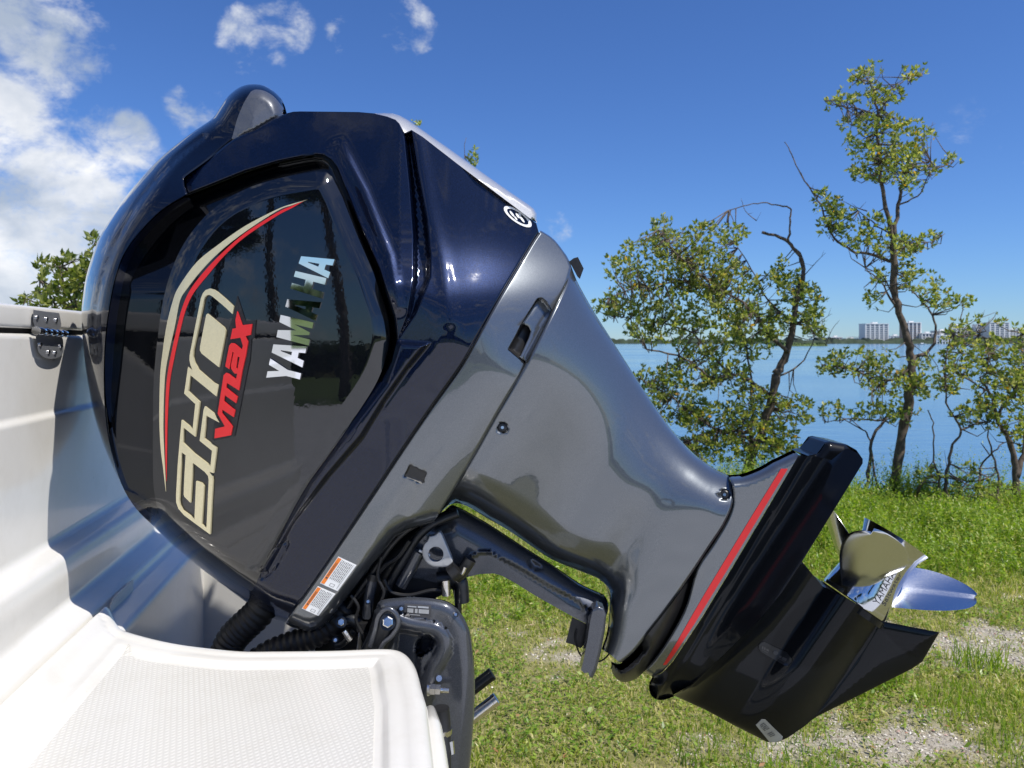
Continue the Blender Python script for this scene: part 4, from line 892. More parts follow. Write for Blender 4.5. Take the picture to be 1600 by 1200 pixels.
surf('cowling', shell_loop, h_shell, M['navy'], motor, 5, (1, 2.2, 4.5, 8), True, feats=[(GROUT + RIGHT_IN[1:] + [(375, 898)] , (0, -3, 3, 6, -6, 9, -9)), ([p for p in GLEFT if p[1] < 760], (0, -3, 3, 6, -6, 9, -9)), (VGROOVE + VGROOVE[:1], (0, -1.3, 1.3, 2.6, -2.6, 4.5, -4.5)), (RIDGE + RIDGE[:1], (0, 3, -3, 6, -6, 9, -9))])
sur = surf('panel_surround', SURROUND, lambda P: h_shell(P) + .0012, M['gloss2'], motor, 5, (1, 3, 6, 9, 12), False, .0008); sur['label'] = 'black sheet over the recess, standing in for its dark reflections'  # sheet added over the navy recess, its dark reflections painted in
cover = surf('front_cover', SIL_FR[:-1] + SEAM_C[:-1] + GLEFT[:-1], h_front, M['cover'], motor, 5, (.7, 1.6, 3, 5, 8, 12, 17), True); cover['label'] = 'blue black front cover with a raised crest'
patch = [(363, 218.5), (366, 203), (371, 185), (380, 163), (389, 147.5), (394, 142), (401, 139.8), (413, 142), (427, 150), (438, 163), (446, 177), (425, 187), (400, 201), (380, 210)]
surf('crest_side_plate', cclosed(patch, 3), lambda P: h_front(P) + .0022, M['fin'], cover, 5, (1,), False, .004)
panel = surf('side_panel', PANEL, h_panel, M['gloss'], motor, 6, (1, 3, 6, 10, 16, 22, 28), False, .03); panel['label'] = 'glossy black side panel carrying the lettering'
d_trim = [(583, 177), (600, 176.3), (613, 177), (626, 181), (637, 187), (700, 231), (760, 274), (800, 302), (825, 319), (834, 326), (838.5, 334), (839, 348), (833, 345), (800, 320), (720, 260), (660, 213.5), (643, 203), (632, 208), (624, 193), (618, 187), (605, 182)]
def h_trim(P):
    d = seg_dist(P, d_trim[:13]); return np.minimum(.012 + .096 * prof(d / 26), h_shell(P) + .007)
surf('rear_trim', d_trim, h_trim, M['silver_light'], motor, 5, (.8, 2, 4, 7), True)
em = MB()
def ell(cx, cy, rx, ry, ang, n=28, a0=0, a1=2 * math.pi):
    c, s = math.cos(ang), math.sin(ang); return [(cx + rx * math.cos(t) * c - ry * math.sin(t) * s, cy + rx * math.cos(t) * s + ry * math.sin(t) * c) for t in np.linspace(a0, a1, n, endpoint=False)]
EA = R(35)
ring = surf('certification_decal', [ell(809, 338.5, 26, 9, EA), ell(809, 338.5, 20, 6.3, EA)], lambda P: h_shell(P) + .0016, M['white_print'], motor, 5, (), False, .001)
for cx, cy, rx, ry in [(800, 334, 6, 1.6), (809, 337, 5, 1.8), (816, 343, 6, 1.6), (806, 341, 4, 1.3), (812, 335, 3, 1.2)]:
    surf('decal_mark', ell(cx, cy, rx, ry, EA + .3, 10), lambda P: h_shell(P) + .0016, M['white_print'], ring, 5, (), False, .001)

# ---- lettering on the panel
def up(e): return lambda P: h_panel(P) + e
cream_sw = [(480, 312), (455, 319), (433, 327), (383, 353), (340, 383), (307, 410), (280, 447), (270, 470), (260, 510), (254, 550), (250, 590), (249, 657), (251, 700), (255, 733), (259, 768), (258, 740), (256, 700), (255, 657), (257.5, 590), (264, 550), (273, 510), (281, 470), (293, 450), (317, 420), (347, 390), (383, 362), (433, 329.5), (458, 320)]
def two_sided(p, k): return crv(p[:k + 1], 5)[:-1] + crv(p[k:] + p[:1], 5)[:-1]
red_sw = [(474, 314.5), (455, 322), (433, 332), (383, 364), (347, 395), (320, 423), (297, 453), (285, 480), (277, 510), (266, 560), (260, 600), (258, 657), (258.5, 720), (260, 752), (260.5, 720), (261.7, 657), (265, 600), (272, 560), (283, 510), (291, 482), (303, 457), (327, 427), (350, 400), (383, 370), (433, 337), (456, 325)]
surf('cream_stripe', two_sided(cream_sw, 14), up(.0012), M['cream'], panel, 5, (), False, .001); surf('red_stripe', two_sided(red_sw, 13), up(.0012), M['red'], panel, 5, (), False, .001)
def z1(*p): return [(260 + x / 8, 440 + y / 8) for x, y in p]
def z2(*p): return [(260 + x / 8, 570 + y / 8) for x, y in p]
def z3(*p): return [(260 + x / 8, 690 + y / 8) for x, y in p]
SHO = z1((840, 310), (740, 215), (640, 130), (590, 97), (545, 86), (490, 105), (455, 145), (430, 210), (360, 560), (290, 920), (288, 985), (303, 1050), (325, 1105)) + z2((270, 25), (222, 360), (360, 490), (328, 800), (190, 690), (165, 960)) + \
      z3((140, 300), (120, 680), (122, 760), (150, 840), (220, 920), (380, 1040), (545, 1160), (562, 800), (580, 490), (572, 440), (537, 378), (588, 394), (628, 80)) + z2((470, 920), (500, 635), (660, 722), (595, 610), (480, 520), (465, 560), (415, 950)) + \
      z3((570, 115), (550, 305), (345, 150), (205, 15)) + z2((215, 785), (360, 900), (415, 465), (270, 330), (300, 130), (625, 395), (652, 255), (590, 225), (480, 130), (400, 60)) + z1((380, 1060), (350, 1010), (330, 940), (335, 860), (400, 560), (465, 240), (480, 195), (505, 170), (540, 165), (580, 190), (700, 290), (825, 405))
SHOLE = z3((190, 135), (240, 170), (225, 420), (215, 660), (225, 690), (300, 765), (315, 510), (330, 265), (480, 380), (520, 430), (528, 480), (514, 780), (500, 1080), (440, 1035), (470, 560), (440, 520), (370, 495), (350, 970), (200, 860), (170, 800), (160, 740), (175, 420))
OFILL = z1((497, 415), (512, 400), (610, 480), (720, 570), (738, 610), (735, 650), (655, 1070), (440, 900), (417, 860), (420, 810))
VMAX = z1((885, 370), (945, 545), (1070, 530), (1050, 665), (990, 680), (1018, 755), (990, 930)) + z2((945, 80), (905, 320), (850, 285), (755, 225), (748, 285), (888, 400), (870, 480), (730, 380), (718, 455), (857, 570), (840, 655), (700, 560), (693, 600), (825, 775), (805, 880), (600, 920), (610, 800), (730, 770), (640, 610), (715, 130), (745, 100), (785, 115), (870, 180)) + \
       z1((885, 1150), (850, 1150), (810, 1090), (805, 1050), (840, 885), (825, 880), (785, 1095), (735, 1060), (785, 800), (810, 768), (845, 770), (945, 850), (955, 800), (925, 700), (800, 720), (825, 590), (870, 580), (862, 480))
VHOLE = z1((890, 940), (915, 945), (890, 1090), (870, 1075))
VBACK = z1((885, 180), (985, 490), (1120, 480), (1098, 690), (1062, 720), (1040, 1000)) + z2((1022, 20), (885, 715), (878, 760), (850, 895), (597, 950), (575, 930), (590, 780), (680, 100)) + z1((705, 1110), (760, 760), (775, 600), (830, 440))
surf('emblem_outline', [SHO, SHOLE], up(.0055), M['cream'], panel, 4, (), False, .006)['label'] = 'cream raised outline letters'
surf('emblem_centre', OFILL, up(.0055), M['cream'], panel, 5, (), False, .006)
surf('emblem_backing', VBACK, up(.0030), M['black_plastic'], panel, 5, (), False, .004)
surf('red_lettering', [VMAX, VHOLE], up(.0068), M['red'], panel, 4, (), False, .006)['label'] = 'raised red script letters'
GL = dict(Y=[[(0, 1), (.33, 1), (.5, .66), (.67, 1), (1, 1), (.66, .42), (.66, 0), (.34, 0), (.34, .42)]], A=[[(0, 0), (.30, 1), (.70, 1), (1, 0), (.68, 0), (.63, .2), (.37, .2), (.32, 0)], [(.42, .40), (.58, .40), (.52, .74), (.48, .74)]],
          M=[[(0, 0), (0, 1), (.32, 1), (.5, .45), (.68, 1), (1, 1), (1, 0), (.74, 0), (.74, .55), (.56, .05), (.44, .05), (.26, .55), (.26, 0)]], H=[[(0, 0), (0, 1), (.32, 1), (.32, .62), (.68, .62), (.68, 1), (1, 1), (1, 0), (.68, 0), (.68, .38), (.32, .38), (.32, 0)]])
def z6(p): return (230 + p[0] / 3.75, 300 + p[1] / 3.75)
for ch, (bs, be_, ts, te) in zip('YAMAHA', [((885, 1136), (910, 1025), (697, 1088), (722, 975)), ((908, 1028), (935, 905), (721, 976), (748, 857)), ((945, 900), (975, 765), (757, 850), (783, 720)), ((985, 755), (1018, 645), (800, 703), (831, 597)), ((1025, 625), (1050, 505), (838, 565), (870, 463)), ((1060, 505), (1098, 395), (876, 450), (914, 345))]):
    q = quadmap([z6(bs), z6(be_), z6(te), z6(ts)])
    loops = [[tuple(r) for r in q(A(l)[:, 0], A(l)[:, 1])] for l in GL[ch]]
    v, f, be2 = triangulate(loops, 5)
    base = Wv(v, h_panel(v) + .001); front = Wv(v, h_panel(v) + .0042)
    c, rsd = front.mean(0), None
    # each letter is a flat mirror: fit a plane through it
    AA = np.c_[front[:, 0], front[:, 2], np.ones(len(front))]; co, *_ = np.linalg.lstsq(AA, front[:, 1], rcond=None); front[:, 1] = AA @ co - .042 * (front[:, 2] - front[:, 2].mean())
    n = len(v); link('chrome_letter', np.vstack([front, base]), [tuple(t) for t in f] + [(b, a, a + n, b + n) for a, b in be2], M['chrome'], panel)

# ---- lower cowling
LC = SEAM_L[:-1] + crv([(446, 974), (454, 979), (470, 984), (484, 987), (498, 983), (510, 975), (525, 958), (550, 925), (581, 886), (619, 840), (640, 828), (660, 822), (677, 817)], 3)[:-1] + \
     crv([(677, 817), (700, 780), (730, 730), (775, 650), (820, 573), (850, 515), (875, 465), (886, 442), (893, 417)], 3)[:-1] + crv([(893, 417), (888, 404), (880, 392), (871, 380), (862, 371), (852, 364), (845, 360)], 3)
LCR = [(893, 417), (888, 404), (880, 392), (871, 380), (862, 371), (852, 364), (845, 360), (840, 357)]
LCB = [(446, 974), (470, 984), (484, 987), (498, 983), (510, 975), (525, 958), (581, 886), (619, 840), (640, 828), (677, 817)]
SEAM_M = crv([(677, 817), (700, 780), (730, 730), (775, 650), (820, 573), (850, 515), (875, 465), (886, 442), (893, 417)], 3)
HANDLE = [(840, 466), (847, 465), (855, 472), (862.5, 485), (845, 521), (826, 559), (821, 569.5), (810, 559), (794, 545.5), (808, 520), (814, 508), (826, 488)]
def h_lower(P):
    s = (P - A((630, 702))) @ A((.84, .545))          # across the band, away from the seam
    along = (P - A((630, 702))) @ A((.545, -.84))
    h = .188 - .00012 * np.maximum(0, s) - .0000024 * np.maximum(0, s - 20) ** 2
    h = smin(h, h2tail(P) + .002, .01)
    h = smin(h, .03 + .15 * prof(seg_dist(P, LCR) / 95), .01)
    d = seg_dist(P, LCB); h = h - .085 * (1 - prof(d / 22))
    # a soft facet opens along the lower half of the band
    h -= .010 * ss(s - 26 + .10 * along, -14, 30) * ss(-along, -60, 160)
    h -= .004 * np.exp(-(seg_dist(P, SEAM_L) / 1.6) ** 2) + .003 * np.exp(-(seg_dist(P, SEAM_M) / 1.5) ** 2)
    h -= .020 * ss(sd(P, HANDLE), 0, 3)
    bl = [(640, 726), (667, 738), (661, 756), (632, 744)]; h -= .002 * ss(sd(P, bl), -1, 1)
    return h
lower = surf('lower_cowling', LC, h_lower, M['silver'], motor, 5, (.8, 2, 4, 7, 11, 16), True, feats=[(HANDLE + HANDLE[:1], (0, 1.5, -1.5, 3, -3))])
def flat_h(P, z): return np.full(len(P), z)
hd = [(842, 466), (848, 466), (856, 473), (861.5, 485), (845, 520), (822, 566), (812, 558), (826, 528), (829, 518), (826, 511), (816, 506), (828, 488)]
surf('latch_handle', hd, lambda P: smin(h_lower(P) + .019, .166 + 0 * P[:, 0], .004) - .003 * (1 - prof(sd(P, hd) / 4)), M['silver'], motor, 4, (1, 2.5), False, .012)
surf('latch_recess', HANDLE, lambda P: h_lower(P) + .0012, M['black_plastic'], motor, 5, (1, 3), False, .001)
surf('inspection_plug', [(640.5, 726.5), (666, 738), (667, 740), (661, 755), (659, 756), (633, 744), (632, 742), (638.5, 727.5)], lambda P: h_lower(P) + .0022, M['black_plastic'], motor, 4, (1,), False, .004)
cb = MB()
clip = [(889, 409), (896, 403.5), (903, 401.5), (912, 419.5), (906, 436), (902, 432), (893, 415)]
surf('cowl_clip', clip, lambda P: flat_h(P, .03), M['black_plastic'], motor, 5, (), True)
for quad, orient in [(((500, 911.5), (528.5, 869.7), (557, 883), (527.5, 923.7)), 0), (((471.5, 951), (496.5, 916), (524, 928), (497.5, 962.5)), 1)]:
    lb = surf('warning_label', [quad[0], quad[1], quad[2], quad[3]], lambda P: h_lower(P) + .0010, M['white_print'], motor, 6, (), False, .0008)
    lb['label'] = 'white warning label with an orange band, ' + ('upper of the pair' if orient == 0 else 'lower of the pair')
    print_rects('orange_band', [(.03, .02, .97, .21)], quad, h_lower, .0016, M['orange'], lb)
    print_text('band_lettering', 'WARNING', [quadmap(quad)(A([u]), A([v]))[0] for u, v in ((.30, .175), (.80, .175), (.80, .06), (.30, .06))], h_lower, .0021, M['ink'], lb)
    print_rects('warning_triangle', [(.22, .07, .27, .17)], quad, h_lower, .0021, M['ink'], lb)
    g = np.random.default_rng(orient + 2); rc = []
    for j in range(7):
        u = .26; v = .27 + j * .085
        while u < .93: w = g.uniform(.05, .13); rc.append((u, v, min(.95, u + w), v + .03)); u += w + .022
    rc += [(.05, .45, .06, .70), (.05, .45, .15, .47), (.14, .45, .15, .70), (.05, .68, .15, .70), (.05, .87, .95, .885)]
    print_rects('label_print', rc, quad, h_lower, .0016, M['grey_print'], lb)

# ---- leg upper part
MR = crv([(893, 417), (897, 428), (905, 446), (930, 490), (965, 545), (1000, 600), (1024, 636), (1046, 667), (1062, 686), (1075, 700), (1088, 712), (1100, 721), (1118, 733), (1137, 742)], 3)
ML = crv([(677, 817), (690, 800), (706, 787), (728, 790), (760, 809), (795, 829), (830, 853), (862, 874), (900, 890), (930, 902), (942, 910), (950, 919), (953, 932), (952, 960), (948, 990), (940, 1014)], 3)
MB_ = [(940, 1014), (955, 1024), (969, 1036)]
MG = crv([(969, 1036), (990, 1018), (1013, 989), (1036, 960), (1060, 926), (1085, 890), (1110, 852), (1130, 822), (1141, 798), (1145, 782), (1145, 768), (1142, 754), (1137, 742)], 3)
MID = SEAM_M[::-1][:-1] + ML[:-1] + MB_[:-1] + MG[:-1] + MR[::-1][:-1]
MID_LEG = crv([(677, 817), (706, 787), (728, 790), (795, 829), (862, 874), (930, 902), (942, 910)], 3)
FOLD = crv([(1040, 760), (1030, 800), (1012, 850), (990, 895), (965, 950), (945, 1000)], 3)
def h_mid(P):
    dR = seg_dist(P, MR); dL = seg_dist(P, MID_LEG); dL2 = seg_dist(P, ML); dSm = seg_dist(P, SEAM_M)
    H = .100 + .062 * (1 - ss(dSm, -10, 190))
    rR = 125 - 55 * ss(P[:, 0], 1000, 1110)
    h = H * (.04 + .96 * prof(dR / rR)) * (.18 + .82 * prof(dL / 60))
    h = h * (.25 + .75 * prof(dL2 / 30))
    # the column meets the wider mounting flare in a hollow
    u = (P - A((985, 880))) @ A((.905, .425)); near = ss(P[:, 1], 740, 900)
    h -= .011 * np.exp(-((u + 22) / 28) ** 2) * near * ss(dL, 2, 30)
    h -= .003 * np.exp(-(seg_dist(P, MG) / 1.5) ** 2) + .003 * np.exp(-(dSm / 1.5) ** 2)
    # knuckle of shade under the seam: a lengthwise dent
    dd = seg_dist(P, [(780, 662), (738, 722), (700, 780)]); h -= .0025 * np.exp(-(dd / 14) ** 2)
    for c in ((785, 668), (1132, 773)): h -= .008 * ss(-np.hypot(P[:, 0] - c[0], P[:, 1] - c[1]), -9.5, -7.5)
    return np.maximum(h, .002)
surf('upper_leg', MID, h_mid, M['silver'], motor, 5, (.8, 2, 4, 7, 11, 16, 22), True)
for c in ((785, 668), (1132, 773)):
    hz = float(h_mid(A([c]))[0]); b = MB(); Yn = YC - hz
    b.tube([W(*c, Yn + .004), W(*c, Yn - .0045), W(*c, Yn - .006)], [.0085, .0085, .0065], 20); o = b.build('cover_bolt', M['black_plastic'], motor, True, 35)
    b = MB(); b.tube([W(*c, Yn - .0055), W(*c, Yn - .0075)], [.0038, .0030], 6); b.build('bolt_socket', M['steel'], o, False)

# ---- mounting flange and gearcase
FL = crv([(1088, 888), (1062, 926), (1036, 961), (1013, 990), (990, 1019), (969, 1037), (955, 1034)], 3)[:-1] + crv([(955, 1034), (956, 1048), (961, 1058), (972, 1065.5), (986, 1064), (997, 1058), (1006, 1050), (1022, 1031), (1036, 1012), (1057, 978), (1074, 942), (1088, 888)], 3)[:-1]
surf('mount_cover', FL, lambda P: .012 + .095 * prof(seg_dist(P, FL[-40:]) / 26), M['black_plastic'], motor, 4, (1, 2.5, 5, 9), True)
GSL = crv([(1137, 742), (1143, 755), (1146, 768), (1146, 784), (1141, 802), (1131, 823), (1112, 854), (1090, 888), (1074, 942), (1057, 978), (1036, 1012), (1022, 1031), (1006, 1050)], 3)
GST = crv([(1239, 703), (1228, 708), (1216, 714), (1205, 719), (1190, 728), (1172, 736), (1155, 741), (1137, 742)], 3)
GS = GSL[:-1] + [(1006, 1050), (1020, 1058), (1035, 1050), (1051, 1033), (1098, 962), (1150, 876), (1200, 792), (1248, 711)] + GST[:-1]
def h_gs(P):
    d = seg_dist(P, GST); h = .012 + .078 * prof(d / 20) + .00002 * np.clip(d, 0, 200)
    e = seg_dist(P, [(1006, 1050), (1020, 1058), (1030, 1058)]); h = h * (.3 + .7 * prof(e / 75))
    h -= .003 * np.exp(-(seg_dist(P, GSL) / 1.5) ** 2)
    h -= .004 * np.exp(-(((P - A((1060, 1005))) @ A((.85, .52)) + 26) / 14) ** 2) * ss(P[:, 1], 860, 960)
    return h
surf('leg_core', [(1122, 756), (1152, 750), (1160, 790), (1110, 900), (1060, 985), (1018, 1040), (985, 1046), (966, 1030), (996, 985), (1056, 905), (1106, 830)], lambda P: flat_h(P, .045), M['castdark'], motor, 8, (), True)
gear = surf('gearcase_band', GS, h_gs, M['silver'], motor, 5, (.8, 2, 4, 7, 11, 16), True)
RS = [(1220.5, 732.5), (1231, 732.5), (1190, 801), (1150, 868), (1110, 934), (1085, 975), (1066, 1004), (1052, 1025), (1041, 1039), (1036, 1039), (1058, 1003), (1075, 973), (1100, 930), (1140, 864), (1180, 798)]
surf('red_stripe', RS, lambda P: h_gs(P) + .0012, M['red'], gear, 5, (), False, .001)
BP = [(1248, 711), (1262, 712), (1276, 713), (1299, 719), (1322, 700), (1340, 708), (1348, 717), (1348, 724), (1335, 745), (1253, 878), (1222, 925), (1190, 965), (1125, 1028), (1080, 1072)] + crv([(1058, 1086), (1040, 1093), (1026, 1093), (1016, 1084), (1014, 1070), (1019, 1058)], 3) + [(1035, 1051), (1051, 1034), (1098, 963), (1150, 877), (1200, 793)]
def h_bp(P):
    q = (P - A((1248, 711))) @ A((.85, .525)); t = (P - A((1248, 711))) @ A((-.525, .85))
    h = .088 - .00035 * np.maximum(q, 0) * (q < 34)
    r1 = 34 - .03 * t
    fl = np.maximum(0, q - r1); h = .088 - .00030 * np.minimum(np.maximum(q, 0), r1) + .00135 * np.minimum(fl, 60) * ss(fl, -2, 22) * (1 - ss(t, 230, 380))
    h -= .004 * np.exp(-((q - 13) / 3.5) ** 2)
    e = seg_dist(P, [(1058, 1086), (1026, 1093), (1014, 1070), (1019, 1058)]); h = h * (.15 + .85 * prof(e / 60))
    e2 = seg_dist(P, [(1299, 719), (1322, 700), (1340, 708), (1348, 717)]); 
    return np.maximum(h, .004)
surf('anti_ventilation_plate', BP, h_bp, M['blackpaint'], motor, 5, (.8, 2, 4), True)
surf('plate_far_edge', [(1262, 712), (1276, 709.5), (1290, 691), (1297, 689.5), (1322, 694), (1338, 703), (1348, 717), (1300, 735)], lambda P: flat_h(P, -.02) + .02 * prof(seg_dist(P, [(1276, 710), (1290, 691), (1297, 689.5), (1322, 694), (1348, 717)]) / 18), M['blackpaint'], motor, 5, (1, 3, 6), False, .09)
NOSE = crv([(1377, 966), (1362, 997), (1340, 1030), (1322, 1056), (1300, 1085), (1285, 1105), (1271, 1122), (1258, 1134), (1245, 1143), (1232, 1152), (1221, 1157), (1210, 1160), (1198, 1159)], 3)
GC = [(1253, 877), (1285, 916), (1331, 939), (1377, 966)] + NOSE[1:-1] + [(1198, 1159), (1150, 1135), (1100, 1108), (1051, 1086), (1080, 1070), (1125, 1026), (1190, 963), (1222, 923)]
TA, TB = A((1206, 1130)), A((1331, 941)); TX = (TB - TA) / np.linalg.norm(TB - TA); TN = A((-TX[1], TX[0]))
def h_gc(P):
    u = (P - TA) @ TX; w = (P - TA) @ TN
    rad = 50 * (.35 + .65 * prof((u + 20) / 120)); tor = .066 * np.sqrt(np.maximum(0, 1 - (w / 54) ** 2)) * prof((u + 34) / 130)
    lead = seg_dist(P, [(1051, 1086), (1100, 1108), (1150, 1135), (1198, 1159)])
    st = .006 + .030 * prof(lead / 90) + .0000 * u
    top = seg_dist(P, [(1051, 1086), (1080, 1070), (1125, 1026), (1190, 963), (1222, 923), (1253, 877)]); st = st + .05 * (1 - prof(top / 30))
    return smax(st, tor, .020) * 1.0
gc = surf('gearcase', GC, h_gc, M['blackpaint'], motor, 5, (.8, 2, 4, 7, 11), True); gc['label'] = 'black bullet shaped gearcase'
SK = [(1374, 968), (1381, 971), (1468, 988), (1441, 1034), (1425, 1045), (1276, 1120), (1256, 1134), (1271, 1119), (1300, 1082), (1340, 1027)]
surf('skeg', SK, lambda P: .0015 + .007 * prof(sd(P, SK) / 40), M['blackpaint'], motor, 5, (1, 2.5, 5, 9), True)
plate_l = [(1186, 1008), (1190, 1004), (1194, 1003), (1230, 1020), (1237, 1029), (1237, 1034), (1231, 1040), (1226, 1040), (1190, 1019), (1186, 1013)]
dp = surf('decal_plate', plate_l, lambda P: h_gc(P) + .0018, M['castdark'], gc, 5, (), False, .0014)
mk = MB(); print_rects('decal_print', [(.08, .2, .13, .55), (.15, .2, .2, .55), (.23, .25, .31, .5), (.66, .25, .73, .55), (.76, .25, .9, .6), (.08, .65, .3, .72), (.64, .68, .9, .75)], [(1187, 1005), (1236, 1029), (1230, 1040), (1186, 1017)], h_gc, .0026, M['ink'], dp)
surf('decal_dot', ell(1212, 1020, 4, 3.4, .4, 14), lambda P: h_gc(P) + .0027, M['ink'], dp, 5, (), False, .0006)
st = surf('serial_sticker', [(1181, 1133), (1190, 1124), (1196, 1124.5), (1223, 1151), (1222, 1156), (1211, 1160), (1202, 1159)], lambda P: h_gc(P) + .0016, M['grey_label'], gc, 5, (), False, .0012)
print_rects('sticker_print', [(.06 + .075 * i, .14 + .1 * j, .11 + .075 * i, .20 + .1 * j) for i in range(5) for j in range(7) if (i * 3 + j) % 7] + [(.58 + .08 * i, .14 + .1 * j, .62 + .08 * i, .21 + .1 * j) for i in range(3) for j in range(6)], [(1183, 1133), (1207, 1158), (1221, 1153), (1194, 1126)], h_gc, .0022, M['ink'], st)

# ---- propeller: hub, exhaust flare, three blades turned about its own axis
def propeller():
    H0 = W(1333, 939, YC); ax = A((.565, 0.02, .825)); ax /= np.linalg.norm(ax); e2 = A((0., -1., 0.)); e2 -= ax * (e2 @ ax); e2 /= np.linalg.norm(e2); e1 = np.cross(e2, ax); 
    if e1[0] < 0: e1 = -e1
    def pt(r, th, a): return H0 + ax * a + (e1 * math.cos(th) + e2 * math.sin(th)) * r
    prof_o = [(.0, .0625), (.004, .0635), (.03, .060), (.075, .0545), (.105, .0535), (.128, .056), (.146, .0635), (.1485, .0645)]; prof_i = [(.1465, .0625), (.128, .0515), (.06, .049)]
    n = 48; V = []; Fc = []; pr = prof_o + prof_i
    for a, r in pr:
        for k in range(n): V.append(pt(r, 2 * math.pi * k / n, a))
    for i in range(len(pr) - 1):
        for k in range(n): k2 = (k + 1) % n; Fc.append((i * n + k, i * n + k2, (i + 1) * n + k2, (i + 1) * n + k))
    prop = link('propeller', V, Fc, M['prop'], motor, True, sharp=60); prop['label'] = 'polished steel three bladed propeller'
    m = MB(); m.tube([pt(0, 0, .02), pt(0, 0, .135), pt(0, 0, .150)], [.030, .030, .020], 24); m.build('hub_core', M['castdark'], prop, True, 40)
    m = MB(); m.tube([H0 - ax * .014, H0 - ax * .002], [.0655, .0655], 40); m.build('thrust_ring', M['blackpaint'], prop, True, 40)
    Rt = .190; r0 = .050
    for b, (th0, ao) in enumerate(((R(-8), 0.), (R(120), -.020), (R(234), 0.))):
        V = []; nr, nc = 22, 18
        for side in (1, -1):
            for i in range(nr):
                s = math.sin(math.pi / 2 * i / (nr - 1)); r = r0 + (Rt - r0) * s
                ch = .085 * (1.0 + .75 * s) * math.sqrt(max(0, 1 - (max(0, s - .28) / .72) ** 2.4)) + .0012
                pitch = math.atan2(.44 / (2 * math.pi), r); skew = R(10) * s ** 1.5
                for j in range(nc):
                    c = (j / (nc - 1) - .5); q = c * ch
                    th = th0 + skew - q * math.cos(pitch) / r; a = .061 + ao + q * math.sin(pitch) + .074 * s + .012 * s * s * (1 if c > 0 else .4)
                    tck = (.0075 * (1 - s) + .0016) * (1 - (2 * c) ** 2) + .0004
                    if s < .12: tck += .006 * (1 - s / .12) * (1 - (2 * c) ** 2)
                    p = pt(r, th, a); nrm = ax * math.cos(pitch) + (-e1 * math.sin(th) + e2 * math.cos(th)) * math.sin(pitch); V.append(p + nrm * tck * side * .5 + nrm * .010 * (1 - (2 * c) ** 2) * -.4)
        Fc = []; N1 = nr * nc
        for sgn, o in ((1, 0), (-1, N1)):
            for i in range(nr - 1):
                for j in range(nc - 1):
                    q = [o + i * nc + j, o + i * nc + j + 1, o + (i + 1) * nc + j + 1, o + (i + 1) * nc + j]; Fc.append(q if sgn > 0 else q[::-1])
        rim = [(i, 0) for i in range(nr)] + [(nr - 1, j) for j in range(1, nc)] + [(i, nc - 1) for i in range(nr - 2, -1, -1)]
        for (i, j), (k, l) in zip(rim[:-1], rim[1:]): Fc.append((i * nc + j, k * nc + l, N1 + k * nc + l, N1 + i * nc + j))
        link('blade', V, Fc, M['blade'], prop, True, sharp=70)
    for s, r_, a0, a1, t0, t1 in [('YAMAHA', .0552, .020, .088, R(93), R(80)), ('Saltwater', .0553, .026, .094, R(76), R(66))]:
        v, f = text2d(s); P = []
        for x, y in v:
            a = a0 + (a1 - a0) * x; rr = np.interp(a, [q[0] for q in prof_o], [q[1] for q in prof_o]) + .0006; P.append(pt(rr, t1 + (t0 - t1) * y, a))
        link('hub_lettering', P, f, M['ink'], prop)
propeller()

# ---- swivel arm, tilt gear, clamp bracket, hoses
ARM = crv([(690, 806), (702, 791), (716, 792), (761, 817), (810, 849), (862, 882), (905, 911), (930, 923), (944, 930), (950, 942), (949, 958), (940, 975), (927, 982)], 3)[:-1] + [(922, 984), (915, 974), (892, 962), (860, 944), (832, 928), (805, 911), (785, 900), (772, 896), (750, 897), (724, 903), (700, 915), (660, 905), (628, 900), (640, 850), (662, 826)]
ARM_T = [(690, 806), (702, 791), (716, 792), (761, 817), (810, 849), (862, 882), (905, 911), (930, 923), (944, 930), (950, 942)]
def h_arm(P):
    d = seg_dist(P, ARM_T); h = .010 + .058 * prof(d / 44)
    low = seg_dist(P, crv([(735, 870), (760, 862), (800, 880), (860, 915), (905, 940), (922, 960)], 3)); below = ((P - A((800, 880))) @ A((-.5, .86)) > 0)
    h -= .014 * ss(np.where(below, low, -low), -2, 4)
    u = (P - A((836, 884))) @ A((.85, .53)); w = (P - A((836, 884))) @ A((-.53, .85)); h -= .006 * ss(-np.sqrt((u / 17) ** 2 + (w / 6) ** 2), -1, -.6)
    dp_ = seg_dist(P, [(727, 893), (733, 880), (740, 874), (752, 872)]); 
    return h
arm = surf('swivel_bracket', ARM, h_arm, M['cast'], motor, 5, (.8, 2, 4, 7, 11), True)
surf('tilt_stop', [(927, 951), (935, 947), (944, 951), (947.5, 962), (945, 985), (939, 1018), (932, 1047), (926, 1059.5), (921, 1057), (919, 1051), (913, 1052), (908, 1047), (912, 1030), (918, 1000), (922, 972)], lambda P: .092 - .004 * (1 - prof(seg_dist(P, [(927, 951), (935, 947), (944, 951), (947.5, 962), (945, 985), (939, 1018), (932, 1047), (926, 1059.5)]) / 6)), M['cast'], motor, 4, (1, 2.5, 5), False, .03)
surf('zinc_anode', [(894, 964), (918, 976), (918, 1002), (907, 1013), (895, 1007), (884, 1004)], lambda P: flat_h(P, .045) - .000 * P[:, 0], M['castdark'], motor, 5, (1,), True)
m = MB(); m.tube([W(*p, YC - .05) for p in crv([(901, 985), (899, 1000), (904, 1018), (912, 1028), (925, 1033), (938, 1033), (948, 1026), (956, 1015)], 4)], .0016, 6); m.build('ground_wire', M['rubber'], motor, True)
eye_o = crv([(671, 838), (680, 836), (688, 831), (697, 850), (706, 872), (707, 880), (702, 885.5), (694, 886), (678, 886), (667, 880), (661, 870), (660, 860), (663, 850), (669, 845)], 3)[:-1]
